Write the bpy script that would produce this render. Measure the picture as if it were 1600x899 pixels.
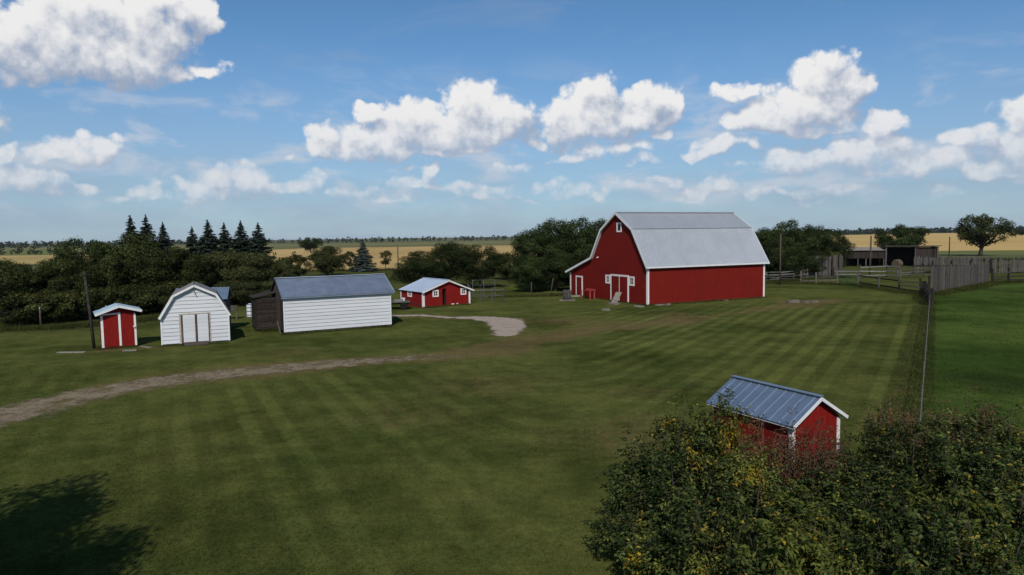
import bpy, math, random
import numpy as np
from mathutils import Matrix, Vector

for o in list(bpy.data.objects):
    bpy.data.objects.remove(o)
scene = bpy.context.scene
COL = scene.collection
R = math.radians

# ------------------------------------------------------------------ camera
PITCH, ROLL, CAM_H = R(4.288), R(0.82), 6.3
fw = Vector((0, math.cos(PITCH), -math.sin(PITCH)))
rt0 = Vector((1, 0, 0)); up0 = rt0.cross(fw)
rt = rt0 * math.cos(ROLL) - up0 * math.sin(ROLL)
up = rt0 * math.sin(ROLL) + up0 * math.cos(ROLL)
cam_d = bpy.data.cameras.new('camera'); cam = bpy.data.objects.new('camera', cam_d); COL.objects.link(cam)
M = Matrix((rt, up, -fw)).transposed().to_4x4(); M.translation = (0, 0, CAM_H)
cam.matrix_world = M
cam_d.sensor_width = 36; cam_d.lens = 24.0; cam_d.clip_start = 0.1; cam_d.clip_end = 30000
scene.camera = cam

# ------------------------------------------------------------------ light
SUN = Vector((-0.03, -0.745, 0.665)).normalized()
sun_d = bpy.data.lights.new('sun', 'SUN'); sun = bpy.data.objects.new('sun', sun_d); COL.objects.link(sun)
sun_d.energy = 3.6; sun_d.angle = R(0.53); sun_d.color = (1.0, 0.955, 0.88)
sun.rotation_euler = (-SUN).to_track_quat('-Z', 'Y').to_euler()
sun.location = (-20, -60, 80)

scene.view_settings.view_transform = 'Standard'
scene.view_settings.look = 'None'
scene.view_settings.exposure = 0.0
scene.view_settings.gamma = 1.0
scene.view_settings.use_curve_mapping = False
scene.cycles.use_denoising = True
scene.cycles.max_bounces = 6
scene.cycles.diffuse_bounces = 3
scene.cycles.glossy_bounces = 2
scene.cycles.transmission_bounces = 4
scene.cycles.transparent_max_bounces = 12


# ------------------------------------------------------------------ node helper
class NT:
    def __init__(s, tree):
        s.t = tree
    def n(s, typ, ins=None, **kw):
        x = s.t.nodes.new(typ)
        for k, v in kw.items():
            setattr(x, k, v)
        if ins:
            for k, v in ins.items():
                s.set(x.inputs[k], v)
        return x
    def set(s, sock, v):
        if isinstance(v, bpy.types.NodeSocket):
            s.t.links.new(v, sock)
        elif isinstance(v, bpy.types.Node):
            s.t.links.new(v.outputs[0], sock)
        else:
            sock.default_value = v
    def math(s, op, a, b=None, c=None, clamp=False):
        x = s.t.nodes.new('ShaderNodeMath'); x.operation = op; x.use_clamp = clamp
        for i, v in enumerate((a, b, c)):
            if v is not None:
                s.set(x.inputs[i], v)
        return x.outputs[0]
    def vmath(s, op, a, b=None, scale=None):
        x = s.t.nodes.new('ShaderNodeVectorMath'); x.operation = op
        s.set(x.inputs[0], a)
        if b is not None:
            s.set(x.inputs[1], b)
        if scale is not None:
            s.set(x.inputs['Scale'], scale)
        return x.outputs['Value'] if op in ('DOT_PRODUCT', 'LENGTH') else x.outputs[0]
    def mix(s, f, a, b, blend='MIX'):
        x = s.t.nodes.new('ShaderNodeMix'); x.data_type = 'RGBA'; x.blend_type = blend
        s.set(x.inputs[0], f); s.set(x.inputs[6], a); s.set(x.inputs[7], b)
        return x.outputs[2]
    def noise(s, vec, scale, detail=3.0, rough=0.55, dist=0.0, color=False, dim='3D'):
        x = s.n('ShaderNodeTexNoise', {'Vector': vec, 'Scale': scale, 'Detail': detail, 'Roughness': rough, 'Distortion': dist}, noise_dimensions=dim)
        return x.outputs['Color'] if color else x.outputs['Fac']
    def step(s, v, lo, hi):
        x = s.n('ShaderNodeMapRange', {'Value': v, 'From Min': lo, 'From Max': hi}, interpolation_type='SMOOTHSTEP')
        return x.outputs[0]
    def attr(s, name):
        return s.n('ShaderNodeAttribute', attribute_name=name).outputs['Fac']
    def pos(s):
        return s.n('ShaderNodeNewGeometry').outputs['Position']


def c4(c):
    return (c[0], c[1], c[2], 1.0)

# ------------------------------------------------------------------ sky with clouds (directions in azimuth / elevation, radians)
# each puff: azimuth, elevation, half width, half height, strength
PUFFS = [
    (-0.4758, 0.2631, 0.0642, 0.0430, 1.00),
    (-0.4194, 0.2864, 0.0257, 0.0221, 1.00),
    (-0.5166, 0.2215, 0.0930, 0.0323, 1.00),
    (-0.5721, 0.2402, 0.0736, 0.0515, 1.00),
    (-0.6194, 0.2268, 0.0437, 0.0453, 1.00),
    (-0.4070, 0.2248, 0.0321, 0.0137, 0.55),
    (-0.4599, 0.2921, 0.0464, 0.0250, 1.00),
    (-0.5505, 0.2784, 0.0555, 0.0316, 1.00),
    (-0.5461, 0.1138, 0.0450, 0.0191, 1.00),
    (-0.5108, 0.1312, 0.0214, 0.0106, 0.60),
    (-0.6174, 0.1031, 0.0149, 0.0122, 0.95),
    (-0.5793, 0.1089, 0.0261, 0.0109, 0.80),
    (-0.6066, 0.0746, 0.0390, 0.0199, 1.00),
    (-0.6376, 0.0661, 0.0271, 0.0165, 1.00),
    (-0.5585, 0.0684, 0.0242, 0.0095, 0.85),
    (-0.6011, 0.0611, 0.0634, 0.0108, 0.70),
    (-0.3763, 0.0804, 0.0518, 0.0244, 1.00),
    (-0.4293, 0.0711, 0.0294, 0.0128, 0.95),
    (-0.4872, 0.0619, 0.0219, 0.0140, 0.95),
    (-0.3210, 0.0708, 0.0422, 0.0133, 0.85),
    (-0.2824, 0.0834, 0.0294, 0.0144, 0.60),
    (-0.2527, 0.0694, 0.0220, 0.0073, 0.60),
    (-0.4026, 0.0597, 0.0950, 0.0112, 0.70),
    (-0.3220, 0.1097, 0.0169, 0.0080, 0.40),
    (-0.2608, 0.1378, 0.0246, 0.0289, 1.00),
    (-0.2511, 0.1188, 0.0397, 0.0163, 1.00),
    (-0.1800, 0.1338, 0.0685, 0.0276, 1.00),
    (-0.1435, 0.1553, 0.0482, 0.0352, 1.00),
    (-0.1922, 0.1738, 0.0366, 0.0165, 0.85),
    (-0.0470, 0.1783, 0.0589, 0.0393, 1.00),
    (-0.0843, 0.1502, 0.0799, 0.0280, 1.00),
    (-0.0076, 0.1639, 0.0418, 0.0337, 1.00),
    (-0.2160, 0.1193, 0.0629, 0.0110, 0.90),
    (-0.0987, 0.1235, 0.1028, 0.0103, 0.75),
    (0.0716, 0.1624, 0.0359, 0.0337, 1.00),
    (0.1229, 0.1871, 0.0489, 0.0391, 1.00),
    (0.0954, 0.1564, 0.0677, 0.0280, 1.00),
    (0.2036, 0.1801, 0.0420, 0.0275, 1.00),
    (0.1500, 0.1617, 0.0789, 0.0222, 1.00),
    (0.2318, 0.1718, 0.0198, 0.0164, 0.90),
    (0.1408, 0.1266, 0.1019, 0.0204, 0.62),
    (0.0326, 0.1347, 0.0189, 0.0103, 0.80),
    (0.2169, 0.1431, 0.0235, 0.0101, 0.75),
    (0.0951, 0.1100, 0.0654, 0.0112, 0.60),
    (0.2037, 0.1049, 0.0452, 0.0129, 0.60),
    (0.4268, 0.1933, 0.0457, 0.0358, 1.00),
    (0.4557, 0.1746, 0.0306, 0.0218, 1.00),
    (0.3980, 0.1622, 0.0676, 0.0276, 1.00),
    (0.3486, 0.1527, 0.0519, 0.0211, 1.00),
    (0.3235, 0.1927, 0.0429, 0.0151, 0.72),
    (0.3033, 0.1233, 0.0395, 0.0143, 0.95),
    (0.2779, 0.1124, 0.0262, 0.0090, 0.90),
    (0.4201, 0.1392, 0.0630, 0.0154, 0.85),
    (0.4945, 0.1347, 0.0263, 0.0165, 1.00),
    (0.4834, 0.1452, 0.0118, 0.0083, 0.90),
    (0.3856, 0.0967, 0.0533, 0.0226, 1.00),
    (0.4700, 0.0951, 0.0627, 0.0250, 1.00),
    (0.5445, 0.0823, 0.0576, 0.0192, 1.00),
    (0.6004, 0.0724, 0.0319, 0.0139, 1.00),
    (0.6312, 0.1317, 0.0257, 0.0211, 1.00),
    (0.5898, 0.1078, 0.0194, 0.0171, 1.00),
    (0.6336, 0.0937, 0.0377, 0.0301, 1.00),
    (0.5021, 0.1120, 0.0506, 0.0197, 0.75),
    (0.6623, 0.1140, 0.0408, 0.0442, 1.00),
    (0.5101, 0.0733, 0.1071, 0.0131, 0.70),
    (-0.1382, 0.0766, 0.0405, 0.0111, 0.90),
    (-0.1105, 0.0892, 0.0158, 0.0186, 0.90),
    (-0.0259, 0.0666, 0.0357, 0.0103, 0.75),
    (0.0486, 0.0746, 0.0375, 0.0112, 0.50),
    (0.2843, 0.0667, 0.0363, 0.0162, 0.80),
    (0.2654, 0.0584, 0.0437, 0.0127, 0.70),
    (0.1277, 0.0520, 0.0185, 0.0102, 0.75),
    (0.3482, 0.0574, 0.0298, 0.0115, 0.70),
    (-0.0907, 0.0672, 0.0466, 0.0093, 0.60),
    (0.1723, 0.0646, 0.0547, 0.0148, 0.50),
    (0.4141, 0.0406, 0.0471, 0.0086, 0.50),
    (0.0297, 0.0529, 0.0375, 0.0075, 0.50),
    (-0.2176, 0.0659, 0.0536, 0.0110, 0.60),
    (-0.1641, 0.0568, 0.0730, 0.0092, 0.55),
    (-0.0353, 0.0575, 0.0656, 0.0094, 0.50),
    (0.0947, 0.0628, 0.0559, 0.0131, 0.60),
    (0.2215, 0.0740, 0.0358, 0.0110, 0.60),
    (0.2392, 0.0503, 0.0531, 0.0082, 0.55),
    (0.3823, 0.0545, 0.0484, 0.0104, 0.60),
    (0.4597, 0.0514, 0.0602, 0.0101, 0.60),
    (0.5656, 0.0468, 0.0467, 0.0095, 0.60),
    (-0.5287, 0.0532, 0.0487, 0.0081, 0.55),
    (-0.1449, 0.1001, 0.0461, 0.0093, 0.45),
    (-0.0161, 0.0993, 0.0565, 0.0112, 0.50),
    (0.3163, 0.0899, 0.0340, 0.0089, 0.50),
    (-0.6680, 0.1446, 0.0459, 0.0365, 1.00),
    (-0.6889, 0.0729, 0.0332, 0.0187, 1.00),
    (0.7083, 0.0676, 0.0485, 0.0241, 1.00),
    (0.6938, 0.1652, 0.0333, 0.0244, 1.00),
]
rg = random.Random(5)
for k in range(22):      # the same fair-weather cumulus goes on round the rest of the sky
    a = R(rg.uniform(54, 306)); e = R(rg.uniform(4, 19)); w = rg.uniform(.05, .11)
    if a > math.pi: a -= 2 * math.pi
    PUFFS.append((a, e, w, w * .5, 1.0))
    PUFFS.append((a + w * rg.uniform(-.8, .8), e - w * .22, w * 1.25, w * .28, 1.0))

world = bpy.data.worlds.new('World'); scene.world = world; world.use_nodes = True
wt = world.node_tree; wt.nodes.clear(); W = NT(wt)
tc = W.n('ShaderNodeTexCoord').outputs['Generated']
sep = W.n('ShaderNodeSeparateXYZ', {0: W.vmath('NORMALIZE', tc)})
az = W.math('ARCTAN2', sep.outputs[0], sep.outputs[1])
el = W.math('ARCSINE', sep.outputs[2])
sp = W.n('ShaderNodeCombineXYZ', {0: az, 1: el, 2: 0.0}).outputs[0]
wv = W.vmath('MULTIPLY', sp, (2.2, 9.0, 1))
cir = W.step(W.noise(wv, 1.6, 5.0, .62, .6, dim='2D'), .50, .85)
cir = W.math('MULTIPLY', cir, .42)
low = W.step(el, .30, -.03)
haze_f = W.math('MULTIPLY', low, W.math('ADD', .62, W.math('MULTIPLY', W.noise(W.vmath('MULTIPLY', sp, (3, 14, 1)), 2.0, 4.0, dim='2D'), .40)))
sky = W.n('ShaderNodeTexSky', sky_type='NISHITA', sun_disc=False, sun_elevation=math.asin(SUN.z),
          sun_rotation=math.atan2(SUN.x, SUN.y), altitude=600, air_density=1.0, dust_density=0.2, ozone_density=3.0)
SKY = .082
veil = W.math('MULTIPLY', W.step(W.noise(W.vmath('MULTIPLY', sp, (4.0, 11.0, 1)), 2.2, 6.0, .58, .3, dim='2D'), .46, .72), W.math('MULTIPLY', W.step(el, .02, .07), W.step(el, .27, .12)))
clear = W.mix(W.math('MAXIMUM', cir, haze_f), W.vmath('MULTIPLY', sky.outputs[0], (.78, 1.08, 1.24)), (.305 / SKY, .380 / SKY, .505 / SKY, 1))
clear = W.mix(W.math('MULTIPLY', veil, .68), clear, (.56 / SKY, .60 / SKY, .68 / SKY, 1))
def background(col):
    return W.n('ShaderNodeBackground', {'Color': col, 'Strength': SKY}).outputs[0]
far_air = W.step(el, .20, .0)
CLOUD_GAIN = W.math('ADD', .98, W.math('MULTIPLY', far_air, -.34))

spw = W.vmath('ADD', sp, W.vmath('MULTIPLY', W.vmath('SUBTRACT', W.noise(sp, 15.0, 2.0, .5, color=True, dim='2D'), (.5, .5, .5)), (.050, .034, 0)))

def clouds(puffs):
    """sky shader with these puffs over the clear sky"""
    g = bpy.data.node_groups.new('cloud_density', 'ShaderNodeTree')
    g.interface.new_socket('Vector', in_out='INPUT', socket_type='NodeSocketVector')
    g.interface.new_socket('Raw', in_out='INPUT', socket_type='NodeSocketVector')
    g.interface.new_socket('Density', in_out='OUTPUT', socket_type='NodeSocketFloat')
    g.interface.new_socket('Body', in_out='OUTPUT', socket_type='NodeSocketFloat')
    G = NT(g); gi = g.nodes.new('NodeGroupInput'); go = g.nodes.new('NodeGroupOutput')
    p = gi.outputs[0]
    raw = gi.outputs[1]
    w2 = G.vmath('SUBTRACT', G.noise(raw, 30.0, 3.0, .5, color=True, dim='2D'), (.5, .5, .5))
    pw = G.vmath('ADD', p, G.vmath('MULTIPLY', w2, (.016, .014, 0)))
    m = 4.0
    for (a, e, rx, ry, st) in puffs:
        d = G.vmath('MULTIPLY', G.vmath('SUBTRACT', pw, (a, e, 0)), (.85 / rx, .85 / ry, 0))
        v = G.vmath('DOT_PRODUCT', d, d)
        if st < 1: v = G.math('ADD', v, 1 - st)
        m = G.math('SMOOTH_MIN', v, m, .35)
    body = G.math('MULTIPLY', G.math('SUBTRACT', 1.0, m), 1.25)
    G.set(go.inputs[1], body)
    body = G.math('MINIMUM', body, G.math('ADD', .55, G.math('MULTIPLY', body, .28)))
    vor = G.n('ShaderNodeTexVoronoi', {'Vector': raw, 'Scale': 44.0, 'Smoothness': .45, 'Detail': 2.2, 'Roughness': .5, 'Lacunarity': 2.3}, feature='SMOOTH_F1', voronoi_dimensions='2D')
    bil = G.math('MULTIPLY', G.math('SUBTRACT', .42, vor.outputs['Distance']), .62)
    fz = G.math('MULTIPLY', G.math('SUBTRACT', G.noise(raw, 55.0, 5.0, .60, dim='2D'), .5), .55)
    G.set(go.inputs[0], G.math('ADD', G.math('ADD', body, bil), fz))
    def dens(off):
        x = wt.nodes.new('ShaderNodeGroup'); x.node_tree = g
        W.set(x.inputs[0], W.vmath('ADD', spw, off)); W.set(x.inputs[1], W.vmath('ADD', sp, off)); return x.outputs[0], x.outputs[1]
    d0, b0 = dens((0, 0, 0)); d1, b1 = dens((-.008, .018, 0))
    alpha = W.n('ShaderNodeMapRange', {'Value': d0, 'From Min': -.12, 'From Max': W.math('ADD', .46, W.math('MULTIPLY', far_air, .75))}, interpolation_type='SMOOTHSTEP').outputs[0]
    lit = W.math('ADD', .50, W.math('MULTIPLY', W.math('SUBTRACT', b0, b1), .50))
    lit = W.math('ADD', lit, W.math('MULTIPLY', W.math('SUBTRACT', d0, d1), .50))
    lit = W.math('ADD', lit, W.math('MULTIPLY', W.math('SUBTRACT', W.noise(sp, 13.0, 4.0, .6, dim='2D'), .5), .45))
    lit = W.step(lit, -.02, .95)
    cc = W.mix(lit, (.33, .395, .52, 1), (.86, .85, .845, 1))
    cc = W.mix(W.math('MULTIPLY', far_air, .45), cc, (.50, .53, .61, 1))
    return background(W.mix(W.math('MULTIPLY', alpha, CLOUD_GAIN), clear, W.vmath('SCALE', cc, scale=1 / SKY)))

CUTS = [-2.4, -1.6, -.88, -.62, -.44, -.26, -.08, .10, .28, .46, .64, .88, 1.6, 2.4]
ECUTS = []
def floors(puffs, i0, i1):
    if i1 - i0 == 1:
        lo = ECUTS[i0 - 1] if i0 > 0 else -9; hi = ECUTS[i0] if i0 < len(ECUTS) else 9
        near = [q_ for q_ in puffs if q_[1] + q_[3] * 1.5 + .035 > lo and q_[1] - q_[3] * 1.5 - .05 < hi]
        return clouds(near) if near else background(clear)
    mid = (i0 + i1) // 2
    return W.n('ShaderNodeMixShader', {0: W.math('GREATER_THAN', el, ECUTS[mid - 1]), 1: floors(puffs, i0, mid), 2: floors(puffs, mid, i1)}).outputs[0]
def sector(i0, i1):          # binary tree over the azimuth, so that each ray only works through the clouds near it
    if i1 - i0 == 1:
        lo = CUTS[i0 - 1] if i0 > 0 else -9; hi = CUTS[i0] if i0 < len(CUTS) else 9
        near = [q_ for q_ in PUFFS if q_[0] + q_[2] * 1.5 + .05 > lo and q_[0] - q_[2] * 1.5 - .05 < hi]
        return floors(near, 0, len(ECUTS) + 1)
    mid = (i0 + i1) // 2
    return W.n('ShaderNodeMixShader', {0: W.math('GREATER_THAN', az, CUTS[mid - 1]), 1: sector(i0, mid), 2: sector(mid, i1)}).outputs[0]
band = W.math('MULTIPLY', W.math('GREATER_THAN', el, -.02), W.math('LESS_THAN', el, .42))
W.n('ShaderNodeOutputWorld', {'Surface': W.n('ShaderNodeMixShader', {0: band, 1: background(clear), 2: sector(0, len(CUTS) + 1)}).outputs[0]})
world.cycles.sampling_method = 'MANUAL'; world.cycles.sample_map_resolution = 512


# ------------------------------------------------------------------ materials
def material(name):
    m = bpy.data.materials.new(name); m.use_nodes = True; m.node_tree.nodes.clear()
    return m, NT(m.node_tree)

def finish(N, color, rough=.8, bump=None, bump_s=.3, bump_d=.02, metal=0.0, spec=.3, alpha=None):
    b = N.n('ShaderNodeBsdfPrincipled', {'Base Color': color, 'Roughness': rough, 'Metallic': metal, 'Specular IOR Level': spec})
    if bump is not None:
        N.set(b.inputs['Normal'], N.n('ShaderNodeBump', {'Height': bump, 'Strength': bump_s, 'Distance': bump_d}).outputs[0])
    if alpha is not None:
        N.set(b.inputs['Alpha'], alpha)
    N.n('ShaderNodeOutputMaterial', {'Surface': b.outputs[0]})
    return b

def simple(name, col, var=.25, scale=3.0, rough=.75, metal=0.0, spec=.06, stretch=(1, 1, 1), rnd=.0, bump_s=.15, grime=None, gscale=.7):
    m, N = material(name)
    p = N.vmath('MULTIPLY', N.pos(), stretch)
    f = N.noise(p, scale, 5.0, .6)
    col_s = N.mix(N.step(f, .25, .75), c4([v * (1 - var) for v in col]), c4([min(1, v * (1 + var)) for v in col]))
    if rnd:
        r = N.n('ShaderNodeObjectInfo').outputs['Random']
        k = N.math('ADD', 1 - rnd, N.math('MULTIPLY', r, 2 * rnd))
        col_s = N.vmath('SCALE', col_s, scale=k)
    if grime:
        gf = N.step(N.noise(N.pos(), gscale, 6.0, .65), .52, .78)
        col_s = N.mix(N.math('MULTIPLY', gf, .55), col_s, c4(grime))
    finish(N, col_s, rough, f, bump_s, .02, metal, spec)
    return m

MT = {}
MT['red'] = simple('red_paint', (.158, .0120, .0080), .16, 2.2, .62, stretch=(3, 3, .5), grime=(.085, .012, .012), gscale=.5)
MT['red_bright'] = simple('bright_red_paint', (.190, .0120, .0095), .18, 3.0, .6, stretch=(3, 3, .6), grime=(.10, .012, .013), gscale=.8)
MT['pink'] = simple('faded_red_paint', (.36, .055, .055), .25, 5, .7)
MT['white'] = simple('white_paint', (.66, .655, .64), .07, 2.5, .55, grime=(.58, .57, .54), gscale=1.6)
MT['cream_trim'] = simple('white_trim_paint', (.70, .64, .60), .08, 4, .6)
MT['siding'] = simple('white_siding', (.55, .555, .565), .05, 1.3, .5, stretch=(.4, .4, 3), rnd=.035, grime=(.46, .465, .46), gscale=1.2)
MT['beige'] = simple('beige_frame_wood', (.40, .36, .31), .2, 6, .8)
MT['barn_metal'] = simple('galvanised_roofing', (.54, .55, .56), .04, .8, .40, metal=.60, spec=.5, rnd=.02, bump_s=.03)
MT['shed_metal'] = simple('dull_steel_roofing', (.30, .34, .41), .14, 1.5, .45, metal=.7, spec=.5, rnd=.06, bump_s=.04)
MT['blue_metal'] = simple('blue_grey_roofing', (.27, .335, .42), .08, 2.0, .42, metal=.72, spec=.5, rnd=.05, bump_s=.03)
MT['pale_metal'] = simple('pale_steel_roofing', (.56, .62, .70), .08, 1.5, .45, metal=.6, spec=.5, rnd=.03, bump_s=.04)
MT['teal_roof'] = simple('pale_teal_roofing', (.42, .55, .60), .10, 3, .55, metal=.3)
MT['shingle'] = simple('grey_shingles', (.17, .165, .16), .3, 9, .9)
MT['dark_wood'] = simple('dark_weathered_boards', (.034, .027, .024), .45, 4, .85, stretch=(1, 1, 4), rnd=.35, bump_s=.4)
MT['brown_wood'] = simple('brown_weathered_boards', (.085, .066, .055), .4, 4, .85, stretch=(5, 5, .7), rnd=.3, bump_s=.4)
MT['grey_wood'] = simple('grey_weathered_boards', (.086, .076, .068), .55, 4, .88, stretch=(6, 6, .6), rnd=.34, bump_s=.5)
MT['grey_rail'] = simple('grey_weathered_rails', (.088, .078, .066), .4, 6, .88, rnd=.28, bump_s=.5)
MT['pale_rail'] = simple('pale_peeled_rails', (.165, .155, .14), .35, 5, .85, rnd=.18, bump_s=.4)
MT['green_post'] = simple('treated_post_wood', (.13, .122, .08), .3, 6, .85, rnd=.2, bump_s=.4)
MT['black_wood'] = simple('old_creosoted_wood', (.030, .026, .023), .4, 6, .85, rnd=.25, bump_s=.4)
MT['pole'] = simple('utility_pole_wood', (.075, .058, .047), .35, 5, .85, stretch=(4, 4, .5), bump_s=.4)
MT['plank'] = simple('bare_plank_wood', (.19, .17, .14), .25, 5, .85, rnd=.15, bump_s=.3)
MT['concrete'] = simple('concrete', (.20, .175, .145), .3, 5, .9, rnd=.15, bump_s=.4)
MT['stone'] = simple('field_stone', (.145, .125, .10), .35, 5, .9, rnd=.25, bump_s=.5)
MT['dark'] = simple('dark_interior', (.012, .010, .009), .3, 3, .95)
MT['black'] = simple('black_rubber', (.012, .012, .012), .2, 6, .7)
MT['tank'] = simple('white_plastic_tank', (.62, .64, .66), .1, 3, .4, spec=.5)
MT['steel'] = simple('grey_steel', (.16, .165, .17), .2, 6, .45, metal=.7)
MT['gate_green'] = simple('green_gate_paint', (.02, .10, .065), .2, 4, .5)
MT['wire'] = simple('pale_fence_wire', (.19, .185, .16), .15, 6, .6)
MT['bark'] = simple('bark', (.062, .050, .040), .4, 5, .9, stretch=(3, 3, .6), bump_s=.6)
MT['twig'] = simple('grey_twigs', (.075, .06, .048), .35, 5, .85)
MT['red_twig'] = simple('reddish_twigs', (.15, .070, .052), .35, 5, .8)
m, N = material('window_glass')
finish(N, (.012, .015, .02, 1), .08, None, spec=.6); MT['glass'] = m


def leaf_material(name, a, b, c, trans=.26, rnd=.24, spec=.08, rough=.6):
    m, N = material(name)
    t = N.attr('tint'); h = N.attr('autumn')
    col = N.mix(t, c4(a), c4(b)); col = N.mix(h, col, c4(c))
    r = N.n('ShaderNodeObjectInfo').outputs['Random']
    k = N.math('ADD', 1 - rnd, N.math('MULTIPLY', r, 2 * rnd))
    col = N.vmath('SCALE', col, scale=k)
    b1 = N.n('ShaderNodeBsdfPrincipled', {'Base Color': col, 'Roughness': rough, 'Specular IOR Level': spec})
    b2 = N.n('ShaderNodeBsdfTranslucent', {'Color': N.mix(.5, col, N.vmath('MULTIPLY', col, (1.3, 1.5, .5)))})
    mx = N.n('ShaderNodeMixShader', {0: trans, 1: b1.outputs[0], 2: b2.outputs[0]})
    N.n('ShaderNodeOutputMaterial', {'Surface': mx.outputs[0]})
    return m

MT['leaf'] = leaf_material('hedge_leaves', (.016, .023, .007), (.105, .122, .034), (.105, .080, .026))
MT['leaf_dark'] = leaf_material('dark_leaves', (.012, .020, .006), (.072, .098, .027), (.085, .085, .025))
MT['leaf_olive'] = leaf_material('olive_leaves', (.028, .034, .011), (.120, .128, .044), (.12, .10, .03))
MT['leaf_shrub'] = leaf_material('shrub_leaves', (.015, .027, .008), (.150, .185, .050), (.34, .25, .035), .3)
MT['leaf_lime'] = leaf_material('yellowing_leaves', (.055, .075, .017), (.215, .230, .045), (.45, .30, .025), .35)
MT['leaf_rust'] = leaf_material('rusty_leaves', (.070, .062, .028), (.150, .120, .050), (.27, .13, .035), .3)
MT['needle'] = leaf_material('spruce_needles', (.011, .018, .012), (.034, .048, .034), (.045, .05, .03), .1, .15)
MT['needle_blue'] = leaf_material('blue_spruce_needles', (.020, .030, .026), (.070, .088, .080), (.05, .06, .05), .1, .1)
MT['far_leaf'] = leaf_material('distant_leaves', (.020, .028, .016), (.048, .058, .032), (.07, .06, .03), .2)


# ------------------------------------------------------------------ object helpers
def tag(o, label, cat, group=None, kind=None):
    o['label'] = label
    if cat: o['category'] = cat
    if group: o['group'] = group
    if kind: o['kind'] = kind
    return o

def empty(name, loc=(0, 0, 0), rz=0.0, label=None, cat=None, group=None):
    o = bpy.data.objects.new(name, None); COL.objects.link(o)
    o.empty_display_size = .3
    o.location = loc; o.rotation_euler = (0, 0, rz)
    if label: tag(o, label, cat, group)
    return o

def link(name, mesh, parent=None):
    o = bpy.data.objects.new(name, mesh); COL.objects.link(o)
    if parent: o.parent = parent
    return o

def mesh_of(name, verts, faces, mat, smooth=False):
    me = bpy.data.meshes.new(name); me.from_pydata([tuple(v) for v in verts], [], faces); me.update()
    if mat: me.materials.append(MT[mat] if isinstance(mat, str) else mat)
    if smooth: me.polygons.foreach_set('use_smooth', [True] * len(me.polygons))
    return me

class MB:
    def __init__(s): s.v = []; s.f = []
    def add(s, verts, faces):
        k = len(s.v); s.v += [tuple(v) for v in verts]; s.f += [tuple(i + k for i in f) for f in faces]; return s
    def box(s, x0, x1, y0, y1, z0, z1):
        return s.add([(x0, y0, z0), (x1, y0, z0), (x1, y1, z0), (x0, y1, z0), (x0, y0, z1), (x1, y0, z1), (x1, y1, z1), (x0, y1, z1)],
                     [(0, 3, 2, 1), (4, 5, 6, 7), (0, 1, 5, 4), (1, 2, 6, 5), (2, 3, 7, 6), (3, 0, 4, 7)])
    def prism(s, poly, off):
        n = len(poly); a = [Vector(p) for p in poly]; b = [p + Vector(off) for p in a]
        f = [tuple(range(n))[::-1], tuple(range(n, 2 * n))] + [(i, (i + 1) % n, n + (i + 1) % n, n + i) for i in range(n)]
        return s.add(a + b, f)
    def bar(s, p0, p1, w, h):
        p0, p1 = Vector(p0), Vector(p1); d = (p1 - p0).normalized()
        u = Vector((0, 0, 1)) if abs(d.z) < .95 else Vector((0, 1, 0))
        x = d.cross(u).normalized(); y = x.cross(d).normalized()
        c = [(-w / 2, -h / 2), (w / 2, -h / 2), (w / 2, h / 2), (-w / 2, h / 2)]
        A = [p0 + x * i + y * j for i, j in c]; B = [p1 + x * i + y * j for i, j in c]
        return s.add(A + B, [(0, 1, 2, 3), (7, 6, 5, 4), (0, 4, 5, 1), (1, 5, 6, 2), (2, 6, 7, 3), (3, 7, 4, 0)])
    def tube(s, pts, rad, n=7, cap=True):
        k = len(s.v); P = [Vector(p) for p in pts]
        for i, q in enumerate(P):
            d = (P[min(i + 1, len(P) - 1)] - P[max(i - 1, 0)]).normalized()
            u = Vector((0, 0, 1)) if abs(d.z) < .9 else Vector((0, 1, 0))
            x = d.cross(u).normalized(); y = d.cross(x)
            for j in range(n):
                t = 2 * math.pi * j / n; s.v.append(tuple(q + (x * math.cos(t) + y * math.sin(t)) * rad[i]))
        for i in range(len(P) - 1):
            for j in range(n):
                s.f.append((k + i * n + j, k + i * n + (j + 1) % n, k + (i + 1) * n + (j + 1) % n, k + (i + 1) * n + j))
        if cap:
            s.f.append(tuple(k + j for j in range(n))[::-1]); s.f.append(tuple(k + (len(P) - 1) * n + j for j in range(n)))
        return s
    def build(s, name, mat, parent=None, smooth=False):
        return link(name, mesh_of(name, s.v, s.f, mat, smooth), parent)

_unit = {}
def unit_box(mat):
    if mat not in _unit:
        _unit[mat] = mesh_of('unit_board_' + mat, *(lambda b: (b.v, b.f))(MB().box(-.5, .5, -.5, .5, -.5, .5)), mat)
    return _unit[mat]

def piece(name, mat, parent, x0, x1, y0, y1, z0, z1, tilt=(0, 0, 0)):
    o = link(name, unit_box(mat), parent)
    o.location = ((x0 + x1) / 2, (y0 + y1) / 2, (z0 + z1) / 2); o.scale = (x1 - x0, y1 - y0, z1 - z0)
    o.rotation_euler = tilt
    return o

def bar_piece(name, mat, parent, p0, p1, w, h):
    p0, p1 = Vector(p0), Vector(p1); d = p1 - p0; L = d.length; d.normalize()
    u = Vector((0, 0, 1)) if abs(d.z) < .95 else Vector((0, 1, 0))
    y = u.cross(d).normalized(); z = d.cross(y).normalized()
    o = link(name, unit_box(mat), parent)
    m = Matrix((d * L, y * w, z * h)).transposed().to_4x4(); m.translation = (p0 + p1) / 2
    o.matrix_local = m
    return o

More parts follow.
